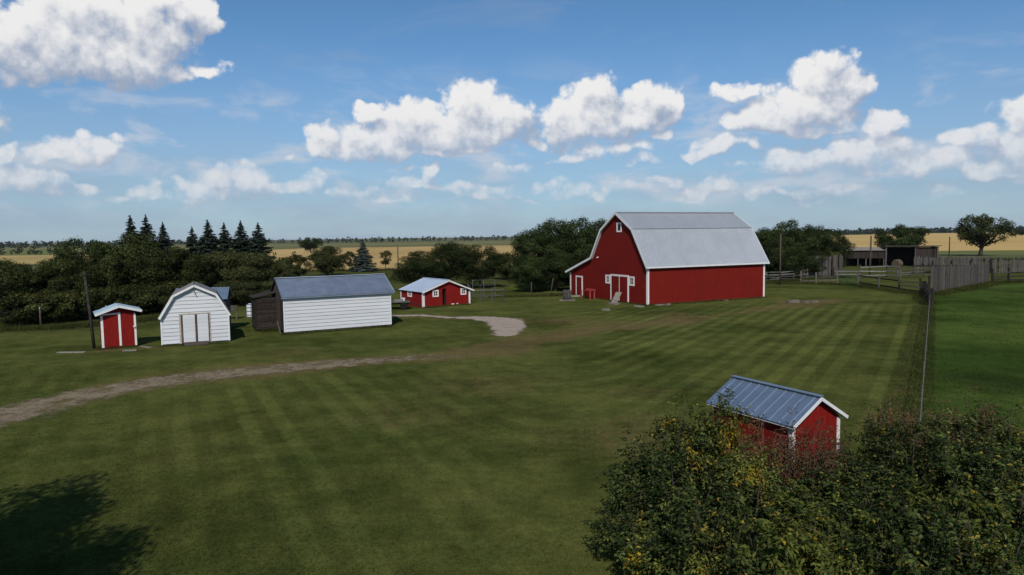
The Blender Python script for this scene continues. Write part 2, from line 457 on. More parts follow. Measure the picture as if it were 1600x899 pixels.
def ribbed(name, w, L, n, rib_h, rib_w, mat):
    """roof sheet: x across 0..w with n ribs, y up the slope 0..L"""
    prof = []
    pitch = w / n
    for i in range(n):
        c = (i + .5) * pitch
        prof += [(c - pitch / 2 if i == 0 else None, 0)] if i == 0 else []
        prof += [(c - rib_w, 0), (c - rib_w * .5, rib_h), (c + rib_w * .5, rib_h), (c + rib_w, 0)]
    prof.append((w, 0)); prof = [q for q in prof if q[0] is not None]
    k = len(prof); v = []
    for yy, dz in ((0, 0), (L, 0), (L, -.012), (0, -.012)):
        v += [(x, yy, z + dz) for x, z in prof]
    f = []
    for i in range(k - 1):
        f.append((i, i + 1, k + i + 1, k + i))
        f.append((3 * k + i + 1, 3 * k + i, 2 * k + i, 2 * k + i + 1))
        f.append((i + 1, i, 3 * k + i, 3 * k + i + 1)); f.append((k + i, k + i + 1, 2 * k + i + 1, 2 * k + i))
    f.append((0, k, 2 * k, 3 * k)); f.append((k - 1, 4 * k - 1, 3 * k - 1, 2 * k - 1))
    return mesh_of(name, v, f, mat)

def roof_slope(parent, e0, along, upslope, count, w, L, nrib, rib_h, rib_w, mat, key, name='roof_panel', lift=.03):
    """panels laid side by side from eave point e0 in direction along; upslope is the unit slope direction"""
    along = Vector(along).normalized(); upslope = Vector(upslope).normalized()
    nrm = along.cross(upslope).normalized()
    me = ribbed(key, w, L, nrib, rib_h, rib_w, mat)
    for i in range(count):
        o = link(name, me, parent)
        m = Matrix((along, upslope, nrm)).transposed().to_4x4()
        m.translation = Vector(e0) + along * (i * w) + nrm * (lift + (.0025 if i % 2 else 0))
        o.matrix_local = m

def window(parent, x0, x1, z0, z1, y, fw_, bars=True, axis='x', out=-1, name='window'):
    """frame proud of a wall in the plane y (axis x) or x (axis y)"""
    def B(mb, a0, a1, b0, b1, d0, d1):
        lo, hi = sorted((y + out * d0, y + out * d1))
        if axis == 'x': mb.box(a0, a1, lo, hi, b0, b1)
        else: mb.box(lo, hi, a0, a1, b0, b1)
        return mb
    fr = MB()
    B(fr, x0, x1, z0, z0 + fw_, .002, .055); B(fr, x0, x1, z1 - fw_, z1, .002, .055)
    B(fr, x0, x0 + fw_, z0 + fw_, z1 - fw_, .002, .053); B(fr, x1 - fw_, x1, z0 + fw_, z1 - fw_, .002, .053)
    w = fr.build(name, 'cream_trim', parent)
    B(MB(), x0 + fw_, x1 - fw_, z0 + fw_, z1 - fw_, .003, .012).build('pane', 'glass', w)
    if bars:
        mb = MB(); cx = (x0 + x1) / 2; cz = (z0 + z1) / 2; t = .018
        B(mb, cx - t, cx + t, z0 + fw_, z1 - fw_, .013, .03); B(mb, x0 + fw_, x1 - fw_, cz - t, cz + t, .013, .028)
        mb.build('glazing_bar', 'cream_trim', w)
    return w


# ------------------------------------------------------------------ ground
rng = np.random.default_rng(7)
def seg_dist(x, y, pts):
    d = np.full(x.shape, 1e9); par = np.zeros(x.shape); tot = 0
    for (ax, ay), (bx, by) in zip(pts[:-1], pts[1:]):
        L2 = (bx - ax) ** 2 + (by - ay) ** 2
        t = np.clip(((x - ax) * (bx - ax) + (y - ay) * (by - ay)) / L2, 0, 1)
        q = np.hypot(x - ax - t * (bx - ax), y - ay - t * (by - ay))
        L = math.sqrt(L2); k = q < d
        par = np.where(k, tot + t * L, par); d = np.minimum(d, q); tot += L
    return d, par
def sstep(v, a, b):
    t = np.clip((v - a) / (b - a), 0, 1); return t * t * (3 - 2 * t)
_ph = rng.uniform(0, 7, (24, 3)); _fr = rng.normal(0, 1, (24, 2))
def wob(x, y, scale):
    s = np.zeros(x.shape)
    for k in range(12):
        s += np.sin((_fr[k, 0] * x + _fr[k, 1] * y) / scale * 2.2 + _ph[k, 0]) / 12 * 1.6
    return s

FENCE0, FENCE1 = (34.6, 56.2), (6.0, 10.1)          # line of the wire fence between lawn and pasture
_fd = np.array(FENCE0) - np.array(FENCE1); _fd = _fd / np.hypot(*_fd)
def fence_side(x, y):      # > 0 on the pasture side
    return (x - FENCE1[0]) * _fd[1] - (y - FENCE1[1]) * _fd[0]
TRACK = [(-19.6, 19.0), (-19.0, 23.4), (-18.3, 26.6), (-16.9, 29.2), (-14.9, 31.2), (-12.4, 32.6), (-9.7, 33.8), (-6.7, 35.0), (-3.5, 36.1), (0.0, 37.6)]
DRIVE = [(-9.9, 55.0), (-7.4, 55.1), (-5.0, 53.3), (-2.6, 52.8), (-0.7, 51.0), (-0.3, 47.5), (-0.4, 43.6)]
DRY = [(-3.8, 36.1), (-1.2, 39.3), (1.9, 41.5), (5.5, 45.4), (8.9, 47.3), (13.4, 50.9), (17.6, 53.4), (23.7, 58.5), (29.5, 62.6)]
CORRAL = [(31.1, 83.9), (35.2, 83.0), (38.6, 81.2), (40.3, 79.3), (39.9, 74.1), (39.7, 69.8), (40.4, 67.4), (35.3, 57.4)]

def masks(x, y):
    dt, _ = seg_dist(x, y, TRACK); dd, _ = seg_dist(x, y, DRY); dg, _ = seg_dist(x, y, DRIVE)
    n = wob(x, y, 5.0); n2 = wob(x + 40, y - 13, 1.6)
    dry = sstep(2.6 + n * 1.1 + n2 * .5 - dt, 0, 2.4) * .85
    dry = np.maximum(dry, sstep(2.9 + n * 1.8 + n2 * .7 - dd, 0, 2.8) * .95)
    dry = np.maximum(dry, sstep(1.9 + n2 * .5 - dg, 0, 1.2) * .5)
    for (cx, cy, r, s) in ((2.8, 50.5, 4.5, .75), (7, 48.3, 5, .7), (13, 52.5, 4.5, .55), (26.2, 61, 4, .85), (3.5, 21, 4.5, .5), (-1, 29, 5, .42), (-4, 24, 3.5, .35), (5.5, 27, 3, .35), (-12, 38, 4, .45), (9.6, 60.6, 2.2, .5),
                           (20, 61.5, 4, .35), (-23.5, 39.3, 1.7, .7), (-21.6, 40.2, 1.3, .8), (5.6, 66, 1.6, .4), (-6.2, 61.2, 2.6, .45), (28, 76, 5, .3)):
        dry = np.maximum(dry, s * sstep(r + n2 * .9 + n * .8 - np.hypot((x - cx) * .85, y - cy), 0, r))
    hl = .89 * x + .45 * y; hr = -.85 * x + .53 * y + 1.5
    k = 5.0; hmix = np.clip(.5 + .5 * (hr - hl) / k, 0, 1)
    s = hr * (1 - hmix) + hl * hmix - k * hmix * (1 - hmix)
    inside = sstep(y, 6, 10) * sstep(66 - y, 0, 10) * sstep(dt, 1.4, 3)
    north = sstep(y - (36 + .28 * x), 0, 4) * (x < 6)
    amp = (1.3 - .6 * hmix) * inside * np.clip(.62 + .45 * wob(x - 9, y + 31, 6.0), 0, 1.1) * (1 - .6 * north) * (1 - .55 * np.exp(-((hmix - .5) / .28) ** 2))
    phase = (s + .10 * n) / 1.02
    fs = -fence_side(x, y)
    rough = sstep(1.35 + n2 * .25 - fs, 0, .5) * (fs > 0) * (y < 58) * .75
    hedge = np.maximum(sstep(-(x + 25.0) + (y - 47.5) * .35, 0, 5) * sstep(y, 44, 52), 0)
    rough = np.maximum(rough, hedge * .8)
    dc, _ = seg_dist(x, y, CORRAL)
    rough = np.maximum(rough, sstep(y - 84 + n * 2, 0, 8) * .8)
    rough = np.maximum(rough, sstep(1.2 + n2 * .3 - dc, 0, .8) * .7)
    return dry, amp * (1 - rough), rough, phase

def grid_mesh(name, keep, x0, x1, y0, y1, st, z, mat, attrs):
    nx, ny = int((x1 - x0) / st) + 1, int((y1 - y0) / st) + 1
    X, Y = np.meshgrid(np.linspace(x0, x1, nx), np.linspace(y0, y1, ny))
    xs, ys = X.ravel(), Y.ravel()
    i = (np.arange(ny - 1)[:, None] * nx + np.arange(nx - 1)[None]).ravel()
    F = np.stack([i, i + 1, i + nx + 1, i + nx], 1)
    cx, cy = xs[F].mean(1), ys[F].mean(1)
    F = F[keep(cx, cy)]
    used, inv = np.unique(F, return_inverse=True); F = inv.reshape(-1, 4)
    xs, ys = xs[used], ys[used]
    V = np.stack([xs, ys, np.full(xs.shape, z)], 1)
    me = np_mesh(name, V, F, mat)
    for k, v in attrs(xs, ys).items():
        a = me.attributes.new(k, 'FLOAT', 'POINT'); a.data.foreach_set('value', v.astype(np.float32))
    return me

def np_mesh(name, V, F, mat):
    me = bpy.data.meshes.new(name); n = F.shape[1]
    me.vertices.add(len(V)); me.vertices.foreach_set('co', V.astype(np.float32).ravel())
    me.loops.add(F.size); me.loops.foreach_set('vertex_index', F.astype(np.int32).ravel())
    me.polygons.add(len(F)); me.polygons.foreach_set('loop_start', np.arange(0, F.size, n, dtype=np.int32))
    me.polygons.foreach_set('loop_total', np.full(len(F), n, dtype=np.int32))
    me.update(calc_edges=True); me.validate()
    if mat is not None: me.materials.append(MT[mat] if isinstance(mat, str) else mat)
    return me

def grass_material(name, ga, gb, dry_a, dry_b, rough_c, stripe=.38, bump=.5, blade=False):
    m, N = material(name); p = N.pos()
    big = N.noise(p, .11, 4.0, .6); mid = N.noise(p, .75, 5.0, .6); fine = N.noise(p, 9.0, 4.0, .7); grain = N.noise(p, 45.0, 3.0, .7)
    dry = N.attr('dry'); ro = N.attr('rough')
    col = N.mix(N.step(N.math('ADD', N.math('MULTIPLY', big, .6), N.math('MULTIPLY', mid, .4)), .36, .64), c4(ga), c4(gb))
    ph = N.math('ADD', N.attr('phase'), N.math('MULTIPLY', N.math('SUBTRACT', N.noise(p, .9, 4.0, .6), .5), .22))
    wn = N.n('ShaderNodeTexWhiteNoise', {'W': N.math('FLOOR', ph)}, noise_dimensions='1D').outputs[0]
    sw = N.math('SINE', N.math('MULTIPLY', ph, 2 * math.pi))
    sw = N.math('MULTIPLY', N.step(sw, -.45, .45), N.math('ADD', .45, N.math('MULTIPLY', wn, .8)))
    st = N.math('MULTIPLY', N.math('SUBTRACT', sw, .42), N.attr('amp'))
    k = N.math('ADD', 1.0, N.math('MULTIPLY', st, stripe))  # mowing stripes: uneven reflection off the bent blades put into the grass colour
    col = N.vmath('SCALE', col, scale=k)
    dcol = N.mix(N.step(mid, .35, .65), c4(dry_a), c4(dry_b))
    df = N.step(N.math('ADD', dry, N.math('MULTIPLY', N.math('SUBTRACT', N.noise(p, 2.3, 6.0, .72), .5), 1.9)), .12, .85)
    col = N.mix(N.math('MULTIPLY', df, .74), col, dcol)
    spot = N.math('MULTIPLY', N.step(N.noise(p, .42, 5.0, .65), .56, .72), .42)
    col = N.mix(spot, col, c4([.6 * a + .4 * b for a, b in zip(gb, dry_a)]))
    col = N.mix(N.math('MULTIPLY', ro, .8), col, N.mix(N.step(N.noise(p, 2.2, 5.0, .65), .35, .68), c4([v * .62 for v in rough_c]), c4(rough_c)))
    dk = N.math('MULTIPLY', N.step(N.noise(p, .16, 5.0, .65), .46, .66), .28)
    col = N.vmath('SCALE', col, scale=N.math('SUBTRACT', 1.0, dk))
    g2 = N.math('MAXIMUM', .15, N.math('ADD', -.40, N.math('ADD', N.math('MULTIPLY', fine, 1.05), N.math('ADD', N.math('MULTIPLY', grain, .85), N.math('MULTIPLY', N.noise(p, 3.1, 5.0, .7), .92)))))
    col = N.vmath('SCALE', col, scale=g2)
    h = N.math('ADD', N.math('MULTIPLY', fine, .6), N.math('ADD', N.math('MULTIPLY', grain, .5), N.math('MULTIPLY', mid, .8)))
    if blade:
        col = N.vmath('SCALE', col, scale=1.3); b1 = N.n('ShaderNodeBsdfDiffuse', {'Color': col}); b2 = N.n('ShaderNodeBsdfTranslucent', {'Color': col})
        N.n('ShaderNodeOutputMaterial', {'Surface': N.n('ShaderNodeMixShader', {0: .5, 1: b1.outputs[0], 2: b2.outputs[0]}).outputs[0]})
        return m
    finish(N, col, .95, h, bump, .06, 0, 0.0)
    return m

MT['lawn'] = grass_material('mown_grass', (.045, .058, .0140), (.100, .106, .0280), (.122, .086, .036), (.135, .098, .046), (.070, .078, .024))
MT['pasture'] = grass_material('pasture_grass', (.034, .062, .0125), (.074, .105, .0220), (.08, .075, .03), (.11, .09, .04), (.03, .036, .015), bump=.9)
MT['lawn_blade'] = grass_material('mown_grass_blades', (.045, .058, .0140), (.100, .106, .0280), (.122, .086, .036), (.135, .098, .046), (.070, .078, .024), blade=True)
MT['pasture_blade'] = grass_material('pasture_blades', (.034, .062, .0125), (.074, .105, .0220), (.08, .075, .03), (.11, .09, .04), (.03, .036, .015), bump=.9, blade=True)
MT['farmland'] = simple('far_grassland', (.095, .098, .042), .35, .006, .95, grime=(.21, .165, .075), gscale=.0035)

big = MB().add([(-14000, -3000, -.03), (14000, -3000, -.03), (14000, 14000, -.03), (-14000, 14000, -.03)], [(0, 1, 2, 3)]).build('ground', 'farmland')
tag(big, 'flat green and tan farmland reaching to the horizon', None, kind='structure')

def lawn_attrs(xs, ys):
    d, s, r, n = masks(xs, ys); return {'dry': d, 'amp': s, 'rough': r, 'phase': n}
def pasture_attrs(xs, ys):
    n = wob(xs, ys, 3.0); d = .35 * sstep(n + wob(xs, ys, 1.2) * .7, .45, 1.1)
    dp, _ = seg_dist(xs, ys, [(40.7, 66.2), (55.9, 79.6), (70, 86)])
    d = np.maximum(d, .7 * sstep(1.3 - dp, 0, 1.2) * sstep(xs, 43, 47))
    r = sstep(.4 + .3 * wob(xs, ys, 1.5) - fence_side(xs, ys), 0, .5) * .5
    r = np.maximum(r, .55 * sstep(wob(xs - 30, ys, 4.0), .25, .8))
    return {'dry': d, 'amp': xs * 0, 'rough': r, 'phase': xs * 0}
lawn = link('lawn', grid_mesh('lawn', lambda x, y: (fence_side(x, y) <= 0) | (y > 66 + .9 * (x - 40.6)), -75, 95, -6, 134, .4, 0.0, 'lawn', lawn_attrs))
tag(lawn, 'mown yard lawn with mowing stripes and dry brown patches', None, kind='structure')
past = link('pasture', grid_mesh('pasture', lambda x, y: ~((fence_side(x, y) <= 0) | (y > 66 + .9 * (x - 40.6))), -4, 95, -6, 134, .4, 0.004, 'pasture', pasture_attrs))
tag(past, 'rough green pasture on the far side of the wire fence', None, kind='structure')

def soil_material(name, a, b, c, scale):
    m, N = material(name); p = N.pos()
    col = N.mix(N.step(N.noise(p, scale * .3, 5.0, .65), .35, .65), c4(a), c4(b))
    v = N.n('ShaderNodeTexVoronoi', {'Vector': p, 'Scale': scale * 3.0}).outputs['Color']
    col = N.mix(.35, col, N.mix(N.n('ShaderNodeSeparateColor', {0: v}).outputs[0], c4([q * .55 for q in a]), c4(c)))
    gr = N.noise(p, scale * 4, 4.0, .7)
    col = N.vmath('SCALE', col, scale=N.math('ADD', .62, N.math('MULTIPLY', gr, .76)))
    e = N.math('ADD', N.attr('edge'), N.math('MULTIPLY', N.math('SUBTRACT', N.noise(N.vmath('MULTIPLY', p, (1, .8, 1)), 1.15, 7.0, .75), .5), 3.4))
    finish(N, col, .95, gr, .6, .04, 0, .1, alpha=N.math('MULTIPLY', N.step(e, .22, .95), .90))
    return m
MT['dirt'] = soil_material('pale_dirt', (.165, .128, .074), (.255, .200, .125), (.36, .29, .20), 5.0)
MT['gravel'] = soil_material('gravel', (.340, .265, .200), (.410, .325, .250), (.50, .43, .34), 7.0)
def track_attrs(pts, w0, w1):
    tot = sum(math.dist(a, b) for a, b in zip(pts[:-1], pts[1:]))
    def f(xs, ys):
        d, t = seg_dist(xs, ys, pts); w = w0 + (w1 - w0) * t / tot
        return {'edge': np.clip((w - d) / (w * .9), -.6, 1.0) - .75 * sstep(t / tot, .68, 1.0) - (.18 * np.cos(d / w * 5.2) if w0 < 3 else 0)}
    return f
tr = link('dirt_track', grid_mesh('dirt_track', lambda x, y: seg_dist(x, y, TRACK)[0] < 2.8, -24, 3, 17, 41, .25, .008, 'dirt', track_attrs(TRACK, 2.15, 1.25)))
tag(tr, 'pale worn dirt track curving across the lawn', None, kind='structure')
def drive_attrs(xs, ys):
    d, t = seg_dist(xs, ys, DRIVE); w = np.interp(t, [0, 3, 6, 8.5, 11, 14, 17], [.9, .8, .75, 1.5, 1.75, 1.55, 1.15])
    return {'edge': np.clip((w - d) / .55, -.8, 1.1)}
dr = link('gravel_drive', grid_mesh('gravel_drive', lambda x, y: seg_dist(x, y, DRIVE)[0] < 2.6, -13, 4, 39, 60, .22, .012, 'gravel', drive_attrs))
tag(dr, 'pale gravel drive curving past the small red coop', None, kind='structure')

# fields beyond the yard
def field(name, poly, z, col_a, col_b, label, scale=.02, stretch=(1, .25, 1)):
    m, N = material(name); p = N.vmath('MULTIPLY', N.pos(), stretch)
    f = N.noise(p, scale, 6.0, .6); f2 = N.noise(N.pos(), .6, 4.0, .7)
    col = N.mix(N.step(f, .35, .65), c4(col_a), c4(col_b))
    col = N.vmath('SCALE', col, scale=N.math('ADD', .75, N.math('MULTIPLY', f2, .5)))
    finish(N, col, .95, f2, .6, .2, 0, .05)
    MT[name] = m
    o = MB().add([(x, y, z) for x, y in poly], [tuple(range(len(poly)))]).build(name, name)
    return tag(o, label, None, kind='structure')
field('stubble_field', [(-52, 140), (40, 137), (60, 150), (90, 250), (40, 480), (-140, 490), (-190, 300)], .004, (.37, .245, .090), (.46, .315, .125), 'golden stubble field behind the sheds')
field('green_field', [(-600, 520), (600, 540), (700, 980), (-700, 980)], .004, (.12, .125, .045), (.19, .165, .07), 'olive green field below the horizon', .006, (.3, 1.5, 1))
field('grain_field', [(95, 215), (190, 195), (420, 240), (1100, 700), (900, 1500), (260, 900), (150, 420)], .008, (.43, .285, .100), (.52, .355, .135), 'golden grain field behind the cattle shelter', .008)
field('green_strip', [(98, 172), (220, 150), (260, 168), (195, 193), (97, 212)], .008, (.09, .115, .03), (.15, .15, .05), 'green grass strip edging the grain field')
field('ripe_field', [(-150, 190), (-120, 240), (-170, 350), (-430, 380), (-380, 210)], .008, (.33, .24, .09), (.40, .29, .11), 'tan field beyond the bushes at the left edge')
field('meadow', [(-180, 360), (-150, 480), (-300, 640), (-620, 620), (-450, 392)], .012, (.11, .135, .035), (.17, .165, .05), 'green meadow under the far left treeline', .01)

# ------------------------------------------------------------------ barn
def barn():
    b = empty('barn', (12.0, 60.25, 0), R(25.5), 'large red gambrel barn with white trim and bright metal roof', 'barn')
    L, Wd = 13.9, 9.2
    prof = [(0, 3.62), (2.1, 6.74), (4.6, 8.28), (7.1, 6.74), (9.2, 3.62)]     # local y, z of the gambrel
    # walls
    MB().prism([(0, 0, 0), (L, 0, 0), (L, 0, 3.66), (0, 0, 3.66)], (0, .12, 0)).build('side_wall', 'red', b)
    gp = [(0, .122, 0), (0, 9.2, 0)] + [(0, y, z) for y, z in prof[::-1][:-1]] + [(0, .122, 3.62)]
    for nm, xo in (('gable_wall', 0), ('gable_wall', L - .12)):
        MB().prism([(xo, y, z) for _, y, z in gp], (.12, 0, 0)).build(nm, 'red', b)
    MB().box(.13, L - .13, 9.08, 9.2, 0, 3.6).build('side_wall', 'red', b)
    # lean-to
    MB().prism([(0, 9.202, 0), (0, 13.45, 0), (0, 13.45, 2.5), (0, 9.202, 3.92)], (.12, 0, 0)).build('lean_to_wall', 'red', b)
    MB().prism([(L - .12, 9.202, 0), (L - .12, 13.45, 0), (L - .12, 13.45, 2.5), (L - .12, 9.202, 3.92)], (.12, 0, 0)).build('lean_to_wall', 'red', b)
    MB().box(.125, L - .125, 13.33, 13.45, 0, 2.48).build('lean_to_wall', 'red', b)
    # roof
    x0 = -.28; n = 15; w = (L + .56) / n
    def slope(a, c, key, front):
        (y0, z0), (y1, z1) = a, c; Ls = math.hypot(y1 - y0, z1 - z0); us = Vector((0, (y1 - y0) / Ls, (z1 - z0) / Ls))
        if front: roof_slope(b, (x0, y0, z0), (1, 0, 0), us, n, w, Ls, 5, .034, .03, 'barn_metal', key)
        else: roof_slope(b, (x0 + n * w, y0, z0), (-1, 0, 0), us, n, w, Ls, 5, .022, .028, 'barn_metal', key)
    slope((-.26, 3.34), (2.08, 6.80), 'lower_sheet', True); slope((2.02, 6.78), (4.6, 8.34), 'upper_sheet', True)
    slope((9.1, 3.80), (7.12, 6.80), 'lower_sheet_rear', False); slope((7.18, 6.78), (4.6, 8.34), 'upper_sheet_rear', False)
    slope((13.95, 2.46), (8.9, 4.06), 'lean_to_sheet', False)
    MB().bar((x0 - .02, 4.6, 8.42), (x0 + n * w + .02, 4.6, 8.42), .34, .05).build('ridge_cap', 'barn_metal', b)
    MB().bar((x0, 2.05, 6.835), (x0 + n * w, 2.05, 6.835), .16, .03).build('roof_flashing', 'barn_metal', b)
    MB().box(x0, x0 + n * w, -.30, -.27, 3.30, 3.44).build('fascia', 'white', b)
    # white rake boards at both gables
    rk = [(-.30, 3.28), (2.05, 6.78), (4.6, 8.33), (7.15, 6.78), (8.98, 4.02), (14.0, 2.42)]
    for xx in (x0 - .035, x0 + n * w + .005):
        for (ya, za), (yb, zb) in zip(rk[:-1], rk[1:]):
            d = Vector((0, yb - ya, zb - za)).normalized(); nn = Vector((0, -d.z, d.y))
            if nn.z < 0: nn = -nn
            A, C = Vector((xx, ya, za)), Vector((xx, yb, zb))
            MB().prism([A - nn * .10, C - nn * .10, C + nn * .11, A + nn * .11], (.03, 0, 0)).build('rake_board', 'white', b)
            if xx < 0:   # soffit under the gable overhang
                MB().prism([A - nn * .06 + Vector((.032, 0, 0)), C - nn * .06 + Vector((.032, 0, 0)), C - nn * .045 + Vector((.032, 0, 0)), A - nn * .045 + Vector((.032, 0, 0))], (.24, 0, 0)).build('soffit', 'white', b)
    # corner boards
    for (cx, cy, h) in ((0, 0, 3.3), (L, 0, 3.3)):
        MB().box(cx - .05 if cx == 0 else cx - .16, cx + .16 if cx == 0 else cx + .05, cy - .03, cy - .002, .06, h).build('corner_board', 'cream_trim', b)
    MB().box(-.03, -.003, -.03, .17, .06, 3.5).build('corner_board', 'cream_trim', b)
    MB().box(-.032, -.003, 13.27, 13.48, .04, 2.42).build('corner_board', 'cream_trim', b)
    MB().box(L + .003, L + .03, -.03, .17, .06, 3.5).build('corner_board', 'cream_trim', b)
    MB().box(-.012, -.003, .3, 8.9, 3.56, 3.60).build('wall_joint', 'red', b)
    # doors: double door and small door in the gable
    for (ya, yb) in ((2.98, 4.27), (4.33, 5.62)):
        d = MB().box(-.05, -.004, ya, yb, .1, 2.38).build('door', 'red', b)
        MB().box(-.075, -.051, ya + .25, yb - .25, 1.1, 1.16).build('door_bar', 'red', d)
    for (ya, yb, za, zb) in ((2.82, 2.98, .06, 2.40), (5.62, 5.78, .06, 2.40), (2.82, 5.78, 2.40, 2.56), (4.268, 4.332, .1, 2.398)):
        MB().box(-.07, -.003, ya, yb, za, zb).build('door_trim', 'cream_trim', b)
    d = MB().box(-.045, -.004, 11.1, 12.1, .15, 1.98).build('small_door', 'red', b)
    MB().box(-.075, -.046, 11.95, 12.02, 1.0, 1.1).build('handle', 'steel', d)
    for (ya, yb, za, zb) in ((10.93, 11.1, .12, 1.98), (12.1, 12.25, .12, 1.98), (10.93, 12.25, 1.98, 2.12)):
        MB().box(-.06, -.003, ya, yb, za, zb).build('door_trim', 'cream_trim', b)
    window(b, 1.95, 2.74, 1.62, 2.48, 0, .15, axis='y'); window(b, 5.9, 6.66, 1.62, 2.46, 0, .15, axis='y')
    window(b, 3.95, 4.75, 6.55, 7.45, 0, .15, False, axis='y')
    l = MB().tube([(-.002, 8.0, 4.12), (-.12, 8.0, 4.12), (-.16, 8.0, 4.04)], [.05, .05, .04], 7).build('yard_lamp', 'white', b)
    # concrete foundation showing at the corner
    MB().box(.02, L - .02, -.015, -.002, -.02, .07).build('foundation', 'concrete', b)
    return b
barn()

def leaning_bench():
    b = empty('bench', (7.55, 67.55, 0), R(115.5), 'faded red wooden bench with sloping top beside the small barn door', 'bench')
    bar_piece('top', 'pink', b, (-.95, .03, .92), (.85, .03, .80), .5, .05)
    piece('backboard', 'pink', b, -.9, .8, -.30, -.26, .8, 1.0)
    for x in (-.85, .75):
        for y in (-.2, .28): piece('leg', 'pink', b, x, x + .1, y - .05, y + .05, 0, .83)
leaning_bench()
r = empty('ramp_board', (9.95, 63.1, 0), R(115), 'bare grey plank board leaning on the barn double door', 'board')
bar_piece('board', 'plank', r, (-.25, .75, .03), (.1, -.02, .98), .62, .05)
bar_piece('batten', 'plank', r, (-.45, .60, .30), (.16, .60, .30), .06, .03)
def barrel():
    b = empty('barrel', (5.35, 66.1, 0), 0, 'old grey wooden barrel planter on a stone slab in front of the trees', 'barrel')
    MB().box(-.8, .75, -.55, .5, 0, .1).build('slab', 'stone', b)
    for k in range(14):
        a = 2 * math.pi * k / 14; P = []
        for z, r_ in ((.1, .30), (.5, .37), (1.02, .32)): P.append((math.cos(a) * r_, math.sin(a) * r_, z))
        MB().tube(P, [.07, .083, .07], 5).build('stave', 'grey_wood', b)
    for z in (.3, .8):
        MB().tube([(math.cos(t) * .43, math.sin(t) * .43, z) for t in np.linspace(0, 2 * math.pi, 19)], [.02] * 19, 4, False).build('hoop', 'steel', b)
    MB().tube([(0, 0, .95), (0, 0, .99)], [.33, .33], 12).build('lid', 'brown_wood', b)
barrel()
def irregular_slab(name, loc, rx, ry, h, mat, label, cat, seed):
    q = random.Random(seed); n = 9
    pts = [(math.cos(2 * math.pi * i / n) * rx * q.uniform(.75, 1.1), math.sin(2 * math.pi * i / n) * ry * q.uniform(.75, 1.1)) for i in range(n)]
    v = [(x * 1.06, y * 1.06, 0) for x, y in pts] + [(x, y, h * q.uniform(.7, 1)) for x, y in pts] + [(0, 0, h * 1.05)]
    f = [(i, (i + 1) % n, n + (i + 1) % n, n + i) for i in range(n)] + [(n + i, n + (i + 1) % n, 2 * n) for i in range(n)]
    o = link(name, mesh_of(name, v, f, mat)); o.location = loc; o.rotation_euler.z = q.uniform(0, 3)
    return tag(o, label, cat)
irregular_slab('door_step', (6.55, 70.4, 0), .9, .5, .13, 'concrete', 'concrete step before the small lean-to door of the barn', 'step', 1)
irregular_slab('stone_slab', (9.35, 62.4, 0), .95, .55, .09, 'stone', 'flat stone slab under the leaning board at the barn door', 'slab', 2)
irregular_slab('flat_stone', (7.9, 57.2, 0), .6, .4, .10, 'stone', 'flat pale stone lying in the grass before the barn', 'stone', 3)
irregular_slab('corner_stone', (11.1, 59.6, 0), .7, .45, .08, 'stone', 'flat stone at the near corner of the barn', 'stone', 4)
qq = random.Random(11)
for k, (t, lab) in enumerate(((.25, 'low stone nearest the corner along the long barn wall'), (.55, 'second low stone along the base of the long barn wall'), (2.6, 'third low stone along the base of the long barn wall'))):
    c = Vector((12.0, 60.25, 0)) + Vector((math.cos(R(25.5)), math.sin(R(25.5)), 0)) * (t * 3.2 + .3) + Vector((math.sin(R(25.5)), -math.cos(R(25.5)), 0)) * .35
    irregular_slab('base_stone', c, .55, .22, .1, 'stone', lab, 'stone', 20 + k)
for k, (x, y, s, lab) in enumerate(((25.3, 61.2, .55, 'largest broken concrete lump in the bare patch beside the barn'), (26.2, 60.7, .4, 'middle broken concrete lump in the bare patch beside the barn'),
                                   (27.2, 61.0, .42, 'farthest right concrete lump in the bare patch beside the barn'), (25.9, 62.0, .36, 'small rear concrete lump in the bare patch beside the barn'), (24.5, 60.3, .3, 'small front concrete lump in the bare patch beside the barn'))):
    irregular_slab('rubble_lump', (x, y, 0), s, s * .6, .18, 'stone', lab, 'rubble', 40 + k)

# ------------------------------------------------------------------ lap siding
def lap(parent, x0b, x1b, x0t, x1t, z0, z1, y, mat='siding', name='siding_board', t=.042):
    """one lapped board on a wall in the plane y, facing -y; thick at the bottom edge"""
    v = [(x0b, y - .002, z0), (x1b, y - .002, z0), (x1t, y - .002, z1), (x0t, y - .002, z1), (x0b, y - t, z0), (x1b, y - t, z0), (x1t, y - .008, z1), (x0t, y - .008, z1)]
    f = [(0, 1, 2, 3), (4, 7, 6, 5), (0, 4, 5, 1), (1, 5, 6, 2), (2, 6, 7, 3), (3, 7, 4, 0)]
    return link(name, mesh_of(name, v, f, mat), parent)

